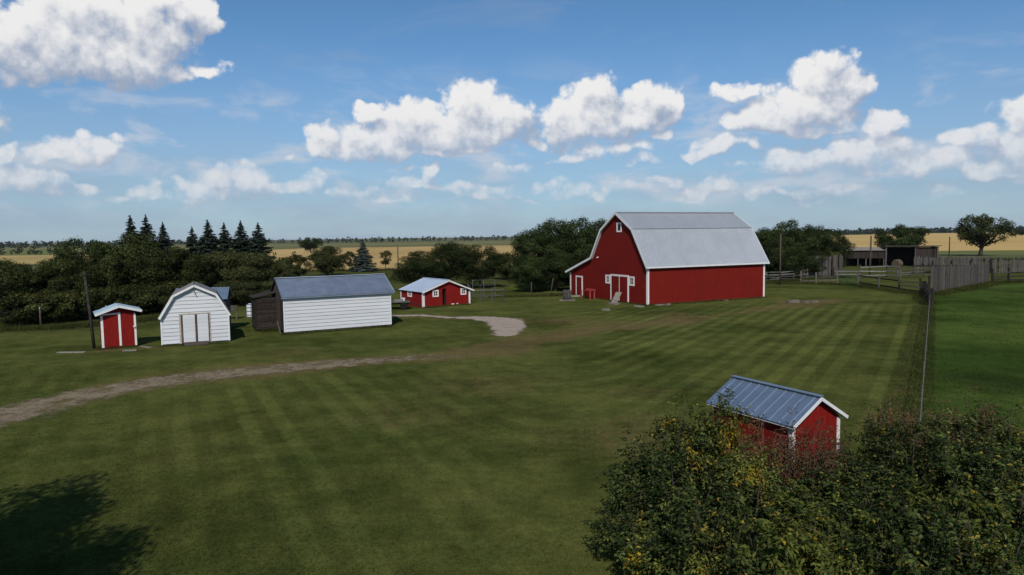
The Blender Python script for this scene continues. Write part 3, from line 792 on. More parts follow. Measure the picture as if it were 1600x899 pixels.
# ------------------------------------------------------------------ white gambrel shed
def gambrel_shed():
    b = empty('gambrel_shed', (-21.18, 40.83, 0), R(24), 'white gambrel garden shed with twin doors beside the red outhouse', 'shed')
    Wd, D = 3.82, 3.0
    pr = [(0.0, 1.78), (.72, 3.0), (1.92, 3.60), (3.14, 3.0), (3.82, 1.78)]
    def lim(z):
        if z <= 1.78: return 0.0, Wd
        a = np.interp(z, [1.78, 3.0, 3.60], [0, .72, 1.92]); c = np.interp(z, [1.78, 3.0, 3.60], [Wd, 3.14, 1.92]); return float(a), float(c)
    poly = [(0, 0, .06), (Wd, 0, .06)] + [(x, 0, z) for x, z in pr[::-1]]
    MB().prism(poly, (0, .1, 0)).build('front_wall', 'white', b); MB().prism([(x, D - .1, z) for x, _, z in poly], (0, .1, 0)).build('rear_wall', 'white', b)
    MB().box(0, .08, .102, D - .102, .06, 1.8).build('side_wall', 'white', b); MB().box(Wd - .08, Wd, .102, D - .102, .06, 1.8).build('side_wall', 'white', b)
    h = .235; z = .1
    while z < 3.5:
        z1 = min(z + h, 3.54)
        (a0, c0), (a1, c1) = lim(z), lim(z1)
        if z < 1.86:
            lap(b, a0, 1.0, a1, 1.0, z, min(z1, 1.9), 0); lap(b, 2.72, c0, 2.72, c1, z, min(z1, 1.9), 0)
            if z1 > 1.9: pass
        else:
            lap(b, a0, c0, a1, c1, z, z1, 0)
        z = z1
    for x in (0, Wd - .07): piece('corner_board', 'white', b, x - .01, x + .08, -.04, -.031, .06, 1.75)
    # doors, frame, ramp
    for (xa, xb) in ((1.22, 1.88), (2.02, 2.62)):
        d = piece('door', 'white', b, xa, xb, -.05, -.004, .1, 1.80)
        dd = empty_part('door_face', b)
        zz = .12
        while zz < 1.75:
            lap(dd, xa + .02, xb - .02, xa + .02, xb - .02, zz, min(zz + .235, 1.79), -.05, t=.016); zz += .235
    for (xa, xb, za, zb, m_) in ((1.0, 1.10, .06, 1.82, 'beige'), (1.10, 1.22, .08, 1.80, 'brown_wood'), (2.62, 2.70, .08, 1.80, 'brown_wood'), (2.70, 2.76, .06, 1.82, 'beige'), (1.885, 2.015, .08, 1.80, 'brown_wood'), (1.0, 2.76, 1.822, 1.90, 'beige')):
        piece('door_frame', m_, b, xa, xb, -.045, -.004, za, zb)
    bar_piece('ramp', 'brown_wood', b, (1.92, -.08, .12), (1.92, -.85, .03), 1.35, .05)
    MB().tube([(1.93, -.04, 3.22), (1.93, -.16, 3.22), (1.98, -.17, 3.02), (2.03, -.15, 2.98)], [.025, .03, .03, .02], 6).build('hook', 'steel', b)
    piece('sill_beam', 'black_wood', b, .02, Wd - .02, .01, .09, -.02, .058)
    # roof
    for i, ((xa, za), (xb, zb)) in enumerate(zip(pr[:-1], pr[1:])):
        A, C = Vector((xa, -.22, za)), Vector((xb, -.22, zb)); d = (C - A).normalized(); nn = Vector((-d.z, 0, d.x))
        if i in (0,): A = A - d * .14
        if i in (3,): C = C + d * .14
        MB().prism([A + nn * .02, C + nn * .02, C + nn * .07, A + nn * .07], (0, D + .4, 0)).build('roof_slope', 'shingle', b)
        A2, C2 = A + Vector((0, -.03, 0)), C + Vector((0, -.03, 0))
        MB().prism([A2 - nn * .085, C2 - nn * .085, C2 + nn * .045, A2 + nn * .045], (0, .028, 0)).build('rake_board', 'white', b)
        MB().prism([A2 - nn * .03 + Vector((0, .03, 0)), C2 - nn * .03 + Vector((0, .03, 0)), C2 + nn * .018 + Vector((0, .03, 0)), A2 + nn * .018 + Vector((0, .03, 0))], (0, .2, 0)).build('soffit', 'white', b)

def empty_part(name, parent):
    o = bpy.data.objects.new(name, None); COL.objects.link(o); o.parent = parent; o.empty_display_size = .1
    return o
gambrel_shed()

# shed roof showing behind the gambrel shed
def rear_shed():
    b = empty('rear_shed', (-23.1, 46.2, 0), R(15), 'low shed with blue-grey metal roof half hidden behind the white gambrel shed', 'shed')
    MB().box(.15, 3.35, .15, 2.4, 0, 2.3).build('wall', 'brown_wood', b)
    MB().prism([(.15, .15, 2.3), (.15, 2.4, 2.3), (.15, 1.27, 2.95)], (3.2, 0, 0)).build('gable', 'brown_wood', b)
    Ls = math.hypot(1.3, .75)
    roof_slope(b, (0, -.02, 2.22), (1, 0, 0), (0, 1.3 / Ls, .75 / Ls), 5, .70, Ls, 3, .02, .02, 'blue_metal', 'rear_sheet')
    roof_slope(b, (3.5, 2.58, 2.22), (-1, 0, 0), (0, -1.3 / Ls, .75 / Ls), 5, .70, Ls, 3, .02, .02, 'blue_metal', 'rear_sheet_back')
rear_shed()

# ------------------------------------------------------------------ red outhouse
def outhouse():
    b = empty('outhouse', (-24.23, 39.93, 0), R(33.4), 'small red outhouse with white trim and pale teal roof beside the dark pole', 'outhouse')
    Wd, D = 1.81, 1.5
    MB().prism([(0, 0, .06), (Wd, 0, .06), (Wd, 0, 2.03), (Wd * .52, 0, 2.40), (0, 0, 2.03)], (0, .08, 0)).build('front_wall', 'red_bright', b)
    MB().prism([(0, D - .08, .06), (Wd, D - .08, .06), (Wd, D - .08, 2.03), (Wd * .52, D - .08, 2.40), (0, D - .08, 2.03)], (0, .08, 0)).build('rear_wall', 'red_bright', b)
    MB().box(0, .07, .082, D - .082, .06, 2.05).build('side_wall', 'red_bright', b); MB().box(Wd - .07, Wd, .082, D - .082, .06, 2.05).build('side_wall', 'red_bright', b)
    piece('sill_beam', 'black_wood', b, .02, Wd - .02, .01, D, -.02, .055)
    d = MB().box(.14, .88, -.03, -.003, .12, 1.98).build('door', 'red_bright', b)
    piece('corner_board', 'cream_trim', b, -.01, .12, -.035, -.003, .07, 2.02)
    piece('door_trim', 'cream_trim', b, .90, 1.02, -.035, -.003, .12, 2.12)
    piece('door_trim', 'cream_trim', b, .12, .90, -.04, -.003, 2.0, 2.09, (0, R(-1.5), 0))
    piece('corner_board', 'cream_trim', b, Wd - .10, Wd + .01, -.035, -.003, .07, 2.02)
    MB().tube([(Wd - .10, -.036, 1.22), (Wd - .10, -.11, 1.22), (Wd - .10, -.13, 1.22)], [.025, .06, .05], 8).build('knob', 'cream_trim', b)
    for (xa, za, xb, zb) in ((-.28, 2.02, .95, 2.47), (.95, 2.47, 2.14, 2.12)):
        A, C = Vector((xa, -.32, za)), Vector((xb, -.32, zb)); dd = (C - A).normalized(); nn = Vector((-dd.z, 0, dd.x))
        MB().prism([A, C, C + nn * .09, A + nn * .09], (0, D + .6, 0)).build('roof_slope', 'teal_roof', b)
        A2, C2 = A + Vector((0, -.025, 0)), C + Vector((0, -.025, 0))
        MB().prism([A2 - nn * .04, C2 - nn * .04, C2 + nn * .10, A2 + nn * .10], (0, .023, 0)).build('fascia', 'white', b)
outhouse()
po = empty('utility_pole', (-24.9, 40.25, 0), 0, 'dark leaning wooden pole beside the red outhouse', 'pole')
MB().tube([(0, 0, -.1), (-.12, .02, 1.8), (-.36, .05, 4.6)], [.09, .085, .07], 9).build('shaft', 'black_wood', po, True)
bar_piece('crosspiece', 'black_wood', po, (-.50, -.03, 4.38), (-.15, -.03, 4.42), .06, .08)
for k, (x, y, l, w, rz, lab) in enumerate(((-25.3, 38.8, 1.5, .28, .1, 'pale plank lying at the foot of the dark pole'), (-22.2, 39.2, .7, .35, .4, 'short pale board in the grass between outhouse and white shed'),
                                          (-21.9, 40.4, 1.0, .18, -.5, 'loose narrow board leaning into the grass beside the white gambrel shed'))):
    o = link('loose_board', unit_box('plank')); o.location = (x, y, .03); o.scale = (l, w, .05); o.rotation_euler = (0, .02, rz); tag(o, lab, 'board')

# ------------------------------------------------------------------ long white shed
def long_shed():
    b = empty('long_shed', (-15.2, 45.1, 0), R(28), 'long white sided shed with weathered metal roof and dark plank end', 'shed')
    L, Wd = 7.39, 4.4
    z0, z1 = .15, 2.52
    MB().box(0, L, 0, .08, z0, z1).build('front_wall', 'white', b)
    MB().box(0, L, Wd - .08, Wd, z0, z1).build('rear_wall', 'brown_wood', b)
    gy = [(0, .082, z0), (0, Wd - .082, z0), (0, Wd - .082, z1), (0, Wd / 2, 3.56), (0, .082, z1)]
    MB().prism([(x + .02, y, z) for x, y, z in gy], (.06, 0, 0)).build('end_wall', 'dark', b)
    MB().prism([(L - .08, y, z) for _, y, z in gy], (.08, 0, 0)).build('end_wall', 'brown_wood', b)
    n = 10; h = (z1 - z0) / n
    for i in range(n): lap(b, 0, L, 0, L, z0 + i * h, z0 + (i + 1) * h, 0)
    piece('corner_board', 'white', b, L - .06, L + .012, -.042, -.031, z0, z1)
    piece('corner_board', 'white', b, -.012, .06, -.042, -.031, z0, z1)
    # dark vertical planks on the gable end
    q = random.Random(3); y = .02
    while y < Wd:
        w = q.uniform(.13, .2); ym = y + w / 2
        top = 2.5 + (1 - abs(ym - Wd / 2) / (Wd / 2)) * 1.0
        piece('end_plank', 'brown_wood' if top > 2.9 and q.random() < .6 else 'dark_wood', b, -.03, .018, y + .006, min(y + w, Wd) - .006, .12 + q.uniform(0, .12), top, (R(q.uniform(-.6, .6)), 0, 0))
        y += w
    # roof
    us = math.hypot(Wd / 2 + .22, 1.16); rise = 1.16 / us; run = (Wd / 2 + .22) / us
    w = (L + .42) / 10
    roof_slope(b, (-.16, -.22, 2.45), (1, 0, 0), (0, run, rise), 10, w, us, 3, .014, .02, 'shed_metal', 'long_sheet')
    roof_slope(b, (L + .26, Wd + .22, 2.45), (-1, 0, 0), (0, -run, rise), 10, w, us, 3, .014, .02, 'shed_metal', 'long_sheet_rear')
    bar_piece('ridge_cap', 'pale_metal', b, (-.16, Wd / 2, 3.665), (L + .26, Wd / 2, 3.665), .28, .03)
    bar_piece('eave_board', 'shed_metal', b, (-.16, -.2, 2.42), (L + .26, -.2, 2.42), .03, .08)
    bar_piece('rake_board', 'black_wood', b, (-.14, -.2, 2.44), (-.14, Wd / 2, 3.60), .03, .12)
    bar_piece('rake_board', 'black_wood', b, (-.14, Wd + .2, 2.44), (-.14, Wd / 2, 3.60), .03, .12)
    bar_piece('rake_board', 'pale_metal', b, (L + .245, -.2, 2.47), (L + .245, Wd / 2, 3.63), .03, .08)
    # foundation blocks
    x = .1
    while x < L - .2:
        w = q.uniform(.25, .6); piece('foundation_block', 'stone', b, x, min(x + w, L), .0, .26, -.12, q.uniform(.06, .145)); x += w + q.choice((.02, .02, .05, .3))
    piece('sill_beam', 'black_wood', b, .03, L - .03, .02, .16, .075, .149)
    # dark lean-to at the plank end
    xa, xb, ya, yb = -1.38, -.04, 2.7, 4.7
    lt = MB().box(xa + .03, xb, ya + .03, yb, .05, 2.2).build('lean_to_wall', 'dark', b)
    i = 0; z = .12
    while z < 2.25:
        hh = q.uniform(.13, .2); o = piece('lean_to_plank', 'dark_wood', b, xa + q.uniform(-.03, .03), xb, ya - .03, ya + .026, z, min(z + hh, 2.3) - .012, (0, R(q.uniform(-1.0, 1.0)), 0))
        piece('lean_to_plank', 'dark_wood', b, xa - .03, xa + .026, ya, yb, z, min(z + hh, 2.3) - .012); z += hh
    MB().prism([(xa - .16, ya - .16, 2.30), (xb + .02, ya - .16, 2.62), (xb + .02, ya - .16, 2.67), (xa - .16, ya - .16, 2.35)], (0, yb - ya + .3, 0)).build('lean_to_roof', 'dark_wood', b)
    piece('lean_to_post', 'black_wood', b, xa - .06, xa + .05, ya - .06, ya - .032, -.05, 2.3)
    bar_piece('prop', 'grey_wood', b, (-.2, .15, .0), (-.15, 1.7, .7), .08, .08)
long_shed()

# ------------------------------------------------------------------ red coop
def coop():
    b = empty('coop', (-8.01, 60.98, 0), R(35.6), 'low red coop with white windows, corner boards and pale metal roof', 'coop')
    Wd, D = 4.98, 4.4; t = .08; e = 1.42; rz = 2.33; rx = 2.6
    up_ = lambda x: e + (rz - e) * (x / rx if x < rx else (Wd - x) / (Wd - rx))
    d0, d1, dh = 2.02, 2.44, 1.62
    MB().prism([(0, 0, .03), (d0, 0, .03), (d0, 0, up_(d0)), (0, 0, e)], (0, t, 0)).build('front_wall', 'red_bright', b)
    MB().prism([(d1, 0, .03), (Wd, 0, .03), (Wd, 0, e), (rx, 0, rz), (d1, 0, up_(d1))], (0, t, 0)).build('front_wall', 'red_bright', b)
    MB().prism([(d0 + .002, 0, dh), (d1 - .002, 0, dh), (d1 - .002, 0, up_(d1)), (d0 + .002, 0, up_(d0))], (0, t, 0)).build('front_wall', 'red_bright', b)
    MB().box(0, t, t + .002, D, .03, e).build('side_wall', 'red_bright', b); MB().box(Wd - t, Wd, t + .002, D, .03, e).build('side_wall', 'red_bright', b)
    MB().prism([(t, D - t, .03), (Wd - t, D - t, .03), (Wd - t, D - t, e), (rx, D - t, rz), (t, D - t, e)], (0, t - .003, 0)).build('rear_wall', 'red_bright', b)
    MB().box(t, Wd - t, t, D - t, .0, .05).build('inner_floor', 'dark', b)
    bar_piece('open_door', 'dark_wood', b, (d1 - .03, t + .03, .85), (d1 + .12, t + .75, .85), .03, 1.5)
    for (xa, xb, nm) in ((3.2, 3.23, 'hatch_batten'), (4.0, 4.03, 'hatch_batten')): piece(nm, 'red_bright', b, xa, xb, -.02, -.002, .1, 1.45)
    piece('corner_board', 'cream_trim', b, -.03, .17, -.03, -.003, .03, e); piece('corner_board', 'cream_trim', b, Wd - .15, Wd + .03, -.03, -.003, .03, e - .03)
    piece('corner_board', 'cream_trim', b, -.03, -.003, -.002, .14, .03, e); piece('corner_board', 'cream_trim', b, -.03, -.003, D - .15, D, .03, e - .02)
    window(b, .99, 1.60, .92, 1.55, 0, .12); window(b, 3.95, 4.55, .94, 1.56, 0, .12); window(b, 2.1, 2.9, .85, 1.40, 0, .12, axis='y')
    # roof
    for sgn, xe, key in ((1, -.16, 'coop_sheet_a'), (-1, Wd + .34, 'coop_sheet_b')):
        run = abs(rx - xe); rise = (rz + .04) - (e - (.05 if sgn > 0 else .14)); Ls = math.hypot(run, rise)
        n = 5; w = (D + .45) / n
        if sgn > 0: roof_slope(b, (xe, D + .22, e - .03), (0, -1, 0), (run / Ls, 0, rise / Ls), n, w, Ls, 4, .015, .02, 'pale_metal', key)
        else: roof_slope(b, (xe, -.23, e - .12), (0, 1, 0), (-run / Ls, 0, rise / Ls), n, w, Ls, 4, .015, .02, 'pale_metal', key)
    bar_piece('rake_board', 'cream_trim', b, (-.16, -.25, e - .05), (rx, -.25, rz + .0), .03, .12)
    bar_piece('rake_board', 'cream_trim', b, (Wd + .34, -.25, e - .14), (rx, -.25, rz + .0), .03, .12)
    bar_piece('ridge_cap', 'pale_metal', b, (rx, -.24, rz + .10), (rx, D + .24, rz + .10), .25, .03)
    piece('sill_strip', 'concrete', b, .05, Wd - .05, -.10, -.002, -.03, .06)
    piece('vent', 'cream_trim', b, 2.95, 3.25, -.025, -.002, .08, .2); piece('vent', 'cream_trim', b, 3.5, 3.66, -.025, -.002, .1, .2)
coop()

# flat wagon beside the coop
def wagon():
    b = empty('farm_wagon', (-10.6, 60.4, 0), R(10), 'low flat farm wagon with scrap on its deck, parked beside the red coop', 'wagon')
    for i in range(6): piece('deck_board', 'grey_rail', b, -1.5, 1.5, -.9 + i * .3, -.62 + i * .3, .62, .68)
    piece('chassis', 'black_wood', b, -1.4, 1.4, -.5, -.35, .45, .618); piece('chassis', 'black_wood', b, -1.4, 1.4, .35, .5, .45, .618)
    for x in (-.95, .95):
        piece('axle', 'black_wood', b, x - .05, x + .05, -.85, .85, .3, .4)
        for y in (-.86, .80): MB().tube([(x, y, .33), (x, y + .14, .33)], [.33, .33], 14).build('wheel', 'black', b)
    bar_piece('drawbar', 'black_wood', b, (1.4, 0, .5), (2.5, -.2, .3), .08, .08)
wagon()
for (x, y, z, sx, sy, sz, m_, lab) in ((-10.1, 60.3, .68, .7, .5, .22, 'pale_rail', 'pale crate of scrap on the deck of the flat wagon'), (-9.7, 60.6, .68, .4, .35, .32, 'tank', 'white pail standing on the flat wagon')):
    b = empty('crate' if m_ == 'pale_rail' else 'pail', (x, y, z), R(20), lab, 'crate' if m_ == 'pale_rail' else 'pail')
    if m_ == 'pale_rail':
        for yy in (-sy / 2, sy / 2 - .03):
            for i in range(2): piece('slat', m_, b, -sx / 2, sx / 2, yy, yy + .03, .01 + i * .11, .09 + i * .11)
        for xx in (-sx / 2 - .03, sx / 2): piece('end_panel', m_, b, xx, xx + .03, -sy / 2, sy / 2, .01, sz)
        piece('bottom', m_, b, -sx / 2, sx / 2, -sy / 2 + .03, sy / 2 - .03, .005, .03)
    else:
        MB().tube([(0, 0, .005), (0, 0, sz), (0, 0, sz), (0, 0, .05)], [.15, .19, .175, .14], 14).build('body', m_, b)
        MB().tube([(-.18, 0, sz), (-.1, 0, sz + .15), (.1, 0, sz + .15), (.18, 0, sz)], [.01] * 4, 5).build('bail', 'steel', b)

# pen of rails and panels right of the coop
def pen():
    b = empty('animal_pen', (-3.3, 66.2, 0), R(5), 'small rail pen with wire panels at the corner of the red coop', 'pen')
    for x in (-.9, .25, 1.35, 2.4): MB().tube([(x, 0, -.1), (x + .02, 0, 1.35)], [.06, .055], 6).build('post', 'grey_rail', b)
    for z in (.55, 1.1): bar_piece('rail', 'grey_rail', b, (-1.1, -.07, z), (2.5, -.07, z + .03), .05, .1)
    for x in (-.5, .6, 1.7):
        bar_piece('panel_frame', 'steel', b, (x, .9, 0), (x, .9, 2.1), .04, .04)
    for z in (.2, .65, 1.1, 1.55, 2.05): bar_piece('panel_wire', 'steel', b, (-.5, .9, z), (1.7, .9, z), .025, .025)
    bar_piece('brace', 'grey_wood', b, (-1.0, .3, 1.7), (-.5, -.02, .9), .06, .14)
pen()

# white tank and old table behind the long shed
def tote():
    b = empty('plastic_tote', (-21.0, 55.2, 0), R(15), 'white caged plastic tank behind the dark end of the long shed', 'tank')
    MB().prism([(-.48, -.5, .14), (.48, -.5, .14), (.5, -.5, .2), (.5, -.5, 1.08), (.44, -.5, 1.14), (-.44, -.5, 1.14), (-.5, -.5, 1.08), (-.5, -.5, .2)], (0, 1.0, 0)).build('tank', 'tank', b)
    MB().tube([(0, 0, 1.14), (0, 0, 1.2)], [.14, .14], 12).build('cap', 'black', b)
    for x in (-.51, -.17, .17, .51): bar_piece('cage_bar', 'steel', b, (x, -.52, .1), (x, -.52, 1.16), .025, .025)
    for z in (.3, .6, .9, 1.16): bar_piece('cage_bar', 'steel', b, (-.51, -.545, z), (.51, -.545, z), .025, .025)
    for y in (-.4, 0, .4): piece('pallet_board', 'grey_rail', b, -.52, .52, y - .08, y + .08, 0, .12)
tote()
def old_table():
    b = empty('old_table', (-22.6, 54.4, 0), R(20), 'rickety grey plank table standing left of the white tank', 'table')
    for i in range(3): piece('top_board', 'grey_rail', b, -.6, .55, -.35 + i * .24, -.13 + i * .24, 1.0, 1.05)
    piece('apron', 'grey_wood', b, -.55, .5, -.33, -.29, .72, .995)
    for x in (-.5, -.28, .42):
        for y in (-.3, .25): piece('leg', 'pale_rail' if y < 0 and x < 0 else 'grey_rail', b, x, x + .08, y, y + .08, -.03, .995)
old_table()

# ------------------------------------------------------------------ small red shed in the foreground
def near_shed():
    b = empty('well_shed', (6.78, 16.32, 0), R(28), 'small red shed with blue-grey seamed roof half hidden by shrubs', 'shed')
    Wd, D, e, rz = 1.72, 2.62, 1.63, 2.15
    poly = [(0, 0, 0), (Wd, 0, 0), (Wd, 0, e), (Wd / 2, 0, rz), (0, 0, e)]
    MB().prism(poly, (0, .06, 0)).build('front_wall', 'red_bright', b); MB().prism([(x, D - .06, z) for x, _, z in poly], (0, .06, 0)).build('rear_wall', 'red_bright', b)
    MB().box(0, .06, .062, D - .062, 0, e).build('side_wall', 'red_bright', b); MB().box(Wd - .06, Wd, .062, D - .062, 0, e).build('side_wall', 'red_bright', b)
    piece('corner_board', 'cream_trim', b, -.025, .085, -.025, -.003, 0, e - .03); piece('corner_board', 'cream_trim', b, -.025, -.003, -.002, .09, 0, e - .06)
    piece('corner_board', 'cream_trim', b, Wd - .085, Wd + .02, -.025, -.003, 0, e - .03)
    run = Wd / 2 + .15; rise = .60; Ls = math.hypot(run, rise); n = 10; w = (D + .28) / n
    for sgn in (1, -1):
        if sgn > 0: roof_slope(b, (-.15, D + .14, rz - rise + .05), (0, -1, 0), (run / Ls, 0, rise / Ls), n, w, Ls, 1, .022, .014, 'blue_metal', 'seam_sheet_a')
        else: roof_slope(b, (Wd + .15, -.14, rz - rise + .05), (0, 1, 0), (-run / Ls, 0, rise / Ls), n, w, Ls, 1, .022, .014, 'blue_metal', 'seam_sheet_b')
    for sgn in (1, -1):
        xe = -.15 if sgn > 0 else Wd + .15
        A = Vector((xe, -.16, rz - rise + .05)); C = Vector((Wd / 2, -.16, rz + .05)); d = (C - A).normalized(); nn = Vector((-d.z, 0, d.x))
        if nn.z < 0: nn = -nn
        MB().prism([A - nn * .05, C - nn * .05, C + nn * .03, A + nn * .03], (0, .018, 0)).build('rake_board', 'white', b)
        A, C = A + Vector((0, .02, 0)), C + Vector((0, .02, 0))
        MB().prism([A - nn * .03, C - nn * .03, C - nn * .005, A - nn * .005], (0, .135, 0)).build('soffit', 'red_bright', b)
    bar_piece('ridge_cap', 'blue_metal', b, (Wd / 2, -.15, rz + .105), (Wd / 2, D + .15, rz + .105), .16, .02)
    bar_piece('eave_board', 'white', b, (-.13, -.13, rz - rise + .035), (-.13, D + .12, rz - rise + .035), .02, .04)
near_shed()

# ------------------------------------------------------------------ corrals and fences
q = random.Random(21)
def post(parent, x, y, h, r_, mat, lean=.06):
    a, c = q.uniform(-lean, lean), q.uniform(-lean, lean)
    return MB().tube([(x, y, -.15), (x + a * h * .5, y + c * h * .5, h * .5), (x + a * h, y + c * h, h)], [r_, r_ * .97, r_ * .92], 7).build('post', mat, parent)

def rail_run(name, pts, label, heights=(.35, .75, 1.15), mats=('grey_rail',), post_mat='grey_rail', ph=1.4, pr=.085, group='rail fences of the corral', rw=.13, gap=2.6):
    o0 = pts[0]; b = empty(name, (o0[0], o0[1], 0), 0, label, 'fence', group)
    P = [(x - o0[0], y - o0[1]) for x, y in pts]; first = True
    for (ax, ay), (bx, by) in zip(P[:-1], P[1:]):
        L = math.hypot(bx - ax, by - ay); n = max(1, round(L / gap))
        nx, ny = (by - ay) / L, -(bx - ax) / L
        if ny > 0: nx, ny = -nx, -ny
        for i in range(n + 1):
            if i == 0 and not first: continue
            t = i / n; post(b, ax + (bx - ax) * t, ay + (by - ay) * t, ph * q.uniform(.92, 1.08), pr, post_mat)
        for i in range(n):
            t0, t1 = i / n, (i + 1) / n
            for z in heights:
                if q.random() < .06: continue
                e0, e1 = z + q.uniform(-.12, .12), z + q.uniform(-.12, .12); off = pr + .03
                bar_piece('rail', q.choice(mats), b, (ax + (bx - ax) * t0 + nx * off, ay + (by - ay) * t0 + ny * off, e0), (ax + (bx - ax) * t1 + nx * off, ay + (by - ay) * t1 + ny * off, e1), .05, rw)
        first = False
    return b
rail_run('rail_fence', [(30.0, 85.2), (34.4, 87.4), (39.3, 90.6)], 'grey four rail fence running from the barn corner to the plank windbreak', (.3, .62, .94, 1.26), ('grey_rail', 'pale_rail', 'grey_rail'), gap=3)
rail_run('rail_fence', [(35.2, 83.0), (36.6, 81.9), (38.8, 81.2)], 'short fence of three pale green posts before the plank windbreak', (.45, .9), ('grey_rail',), 'green_post', 1.55, .10, gap=2.2)
rail_run('rail_fence', [(40.3, 79.3), (39.9, 74.1), (39.7, 69.8), (40.4, 67.2)], 'dark rail fence leading from the green gate towards the tall plank fence', (.3, .7, 1.1), ('grey_rail', 'black_wood'), 'grey_rail', 1.55, .11, gap=4)
rail_run('rail_fence', [(40.4, 67.2), (37.6, 61.8), (35.0, 56.8)], 'dark collapsed rail fence corner beside the end of the tall plank fence', (.3, .62, .95), ('black_wood', 'grey_rail'), 'black_wood', 1.6, .12, gap=3.2)
rail_run('rail_fence', [(44.0, 93.0), (50.2, 91.4), (51.0, 89.4)], 'pale white rail fence in front of the cattle shelter', (.45, .95, 1.5), ('pale_rail',), 'grey_rail', 1.7, .1, gap=2.6, rw=.15)
rail_run('rail_fence', [(51.2, 90.5), (55.0, 91.0), (58.2, 90.2)], 'thin grey rail fence between the white rails and the rear plank fence', (.4, .8, 1.2), ('grey_rail',), 'grey_rail', 1.5, .09, gap=2)
rail_run('rail_fence', [(56.2, 79.6), (59.2, 81.2), (62.2, 82.2), (66, 83.6)], 'black post and rail fence before the lower plank fence at the right edge', (.35, .75, 1.2), ('black_wood', 'grey_rail'), 'black_wood', 1.75, .14, gap=3.2)

def gate():
    b = empty('metal_gate', (38.9, 81.1, 0), math.atan2(-1.9, 1.3), 'green tubular metal gate between the green posts and the dark rail fence', 'gate')
    for z in (.25, .5, .78, 1.1): bar_piece('gate_bar', 'gate_green', b, (.1, 0, z), (2.15, 0, z), .04, .04)
    for x in (.1, 1.1, 2.15): bar_piece('gate_upright', 'gate_green', b, (x, 0, .2), (x, 0, 1.14), .045, .045)
gate()

def plank_fence(p0, p1, h0, h1, label, mat='grey_wood', bw=.17, rails=(.7, 1.6), miss=.07, front=-1, gapf=.03, step=None):
    L = math.hypot(p1[0] - p0[0], p1[1] - p0[1]); b = empty('plank_fence', (p0[0], p0[1], 0), math.atan2(p1[1] - p0[1], p1[0] - p0[0]), label, 'fence', 'tall plank fences of the corral')
    x = 0
    while x < L:
        w = bw * q.uniform(.75, 1.25); h = h0 + (h1 - h0) * x / L + q.uniform(-.16, .16)
        if q.random() > miss:
            piece('plank', mat if q.random() > .12 else 'grey_rail', b, x + gapf * .5, x + w - gapf * q.uniform(.5, 1.4), -.015 + q.uniform(-.008, .008), .018, q.uniform(.0, .08), h, (0, R(q.uniform(-1.2, 1.2)), 0))
        x += w
    for z in rails:
        bar_piece('rail', 'black_wood', b, (0, front * .06, z), (L, front * .06, z + q.uniform(-.05, .05)), .06, .13)
    n = max(2, round(L / 2.8))
    for i in range(n + 1):
        x = L * i / n; MB().tube([(x, front * .16, -.15), (x, front * .16, 1.9 if h0 > 2 else 1.6)], [.10, .09], 7).build('post', 'black_wood', b)
    return b
plank_fence((41.0, 66.6), (55.8, 79.7), 2.75, 2.35, 'tall grey plank fence nearest the pasture', rails=(.35,), front=1)
plank_fence((59.0, 100.2), (69.2, 98.8), 2.5, 2.3, 'rear plank fence with two dark rails in front of the cattle shelter', rails=(1.15, .65))
plank_fence((69.4, 98.6), (84.0, 94.0), 2.0, 1.9, 'lower plank fence running off the right edge behind black posts', rails=(1.0,), front=1)
plank_fence((39.0, 91.2), (45.6, 94.0), 3.0, 3.1, 'plank windbreak at the edge of the trees behind the green posts', mat='grey_wood', rails=(1.4,), bw=.2, front=1)

def wire_fence():
    b = empty('wire_fence', (34.4, 56.0, 0), 0, 'thin pale wire fence dividing the lawn from the green pasture', 'fence')
    A = Vector((0, 0, 0)); C = Vector((11.3 - 34.4, 18.7 - 56.0, 0)); n = 9
    for i in range(n + 1):
        t = i / n; pnt = A.lerp(C, t)
        MB().tube([pnt + Vector((0, 0, -.1)), pnt + Vector((0, 0, 1.06 if i else 1.5))], [.016 if i else .09, .015 if i else .085], 6).build('post', 'grey_rail' if i else 'black_wood', b)
    for z, r_, mt in ((1.0, .009, 'wire'), (.62, .005, 'grey_rail'), (.3, .005, 'grey_rail')):
        pts = []
        for i in range(n):
            for k in range(4):
                t = (i + k / 4) / n; s = math.sin(math.pi * k / 4) * .03; pts.append(A.lerp(C, t) + Vector((.03, 0, z - s)))
        pts.append(C + Vector((.03, 0, z))); MB().tube(pts, [r_] * len(pts), 5).build('wire', mt, b)
wire_fence()

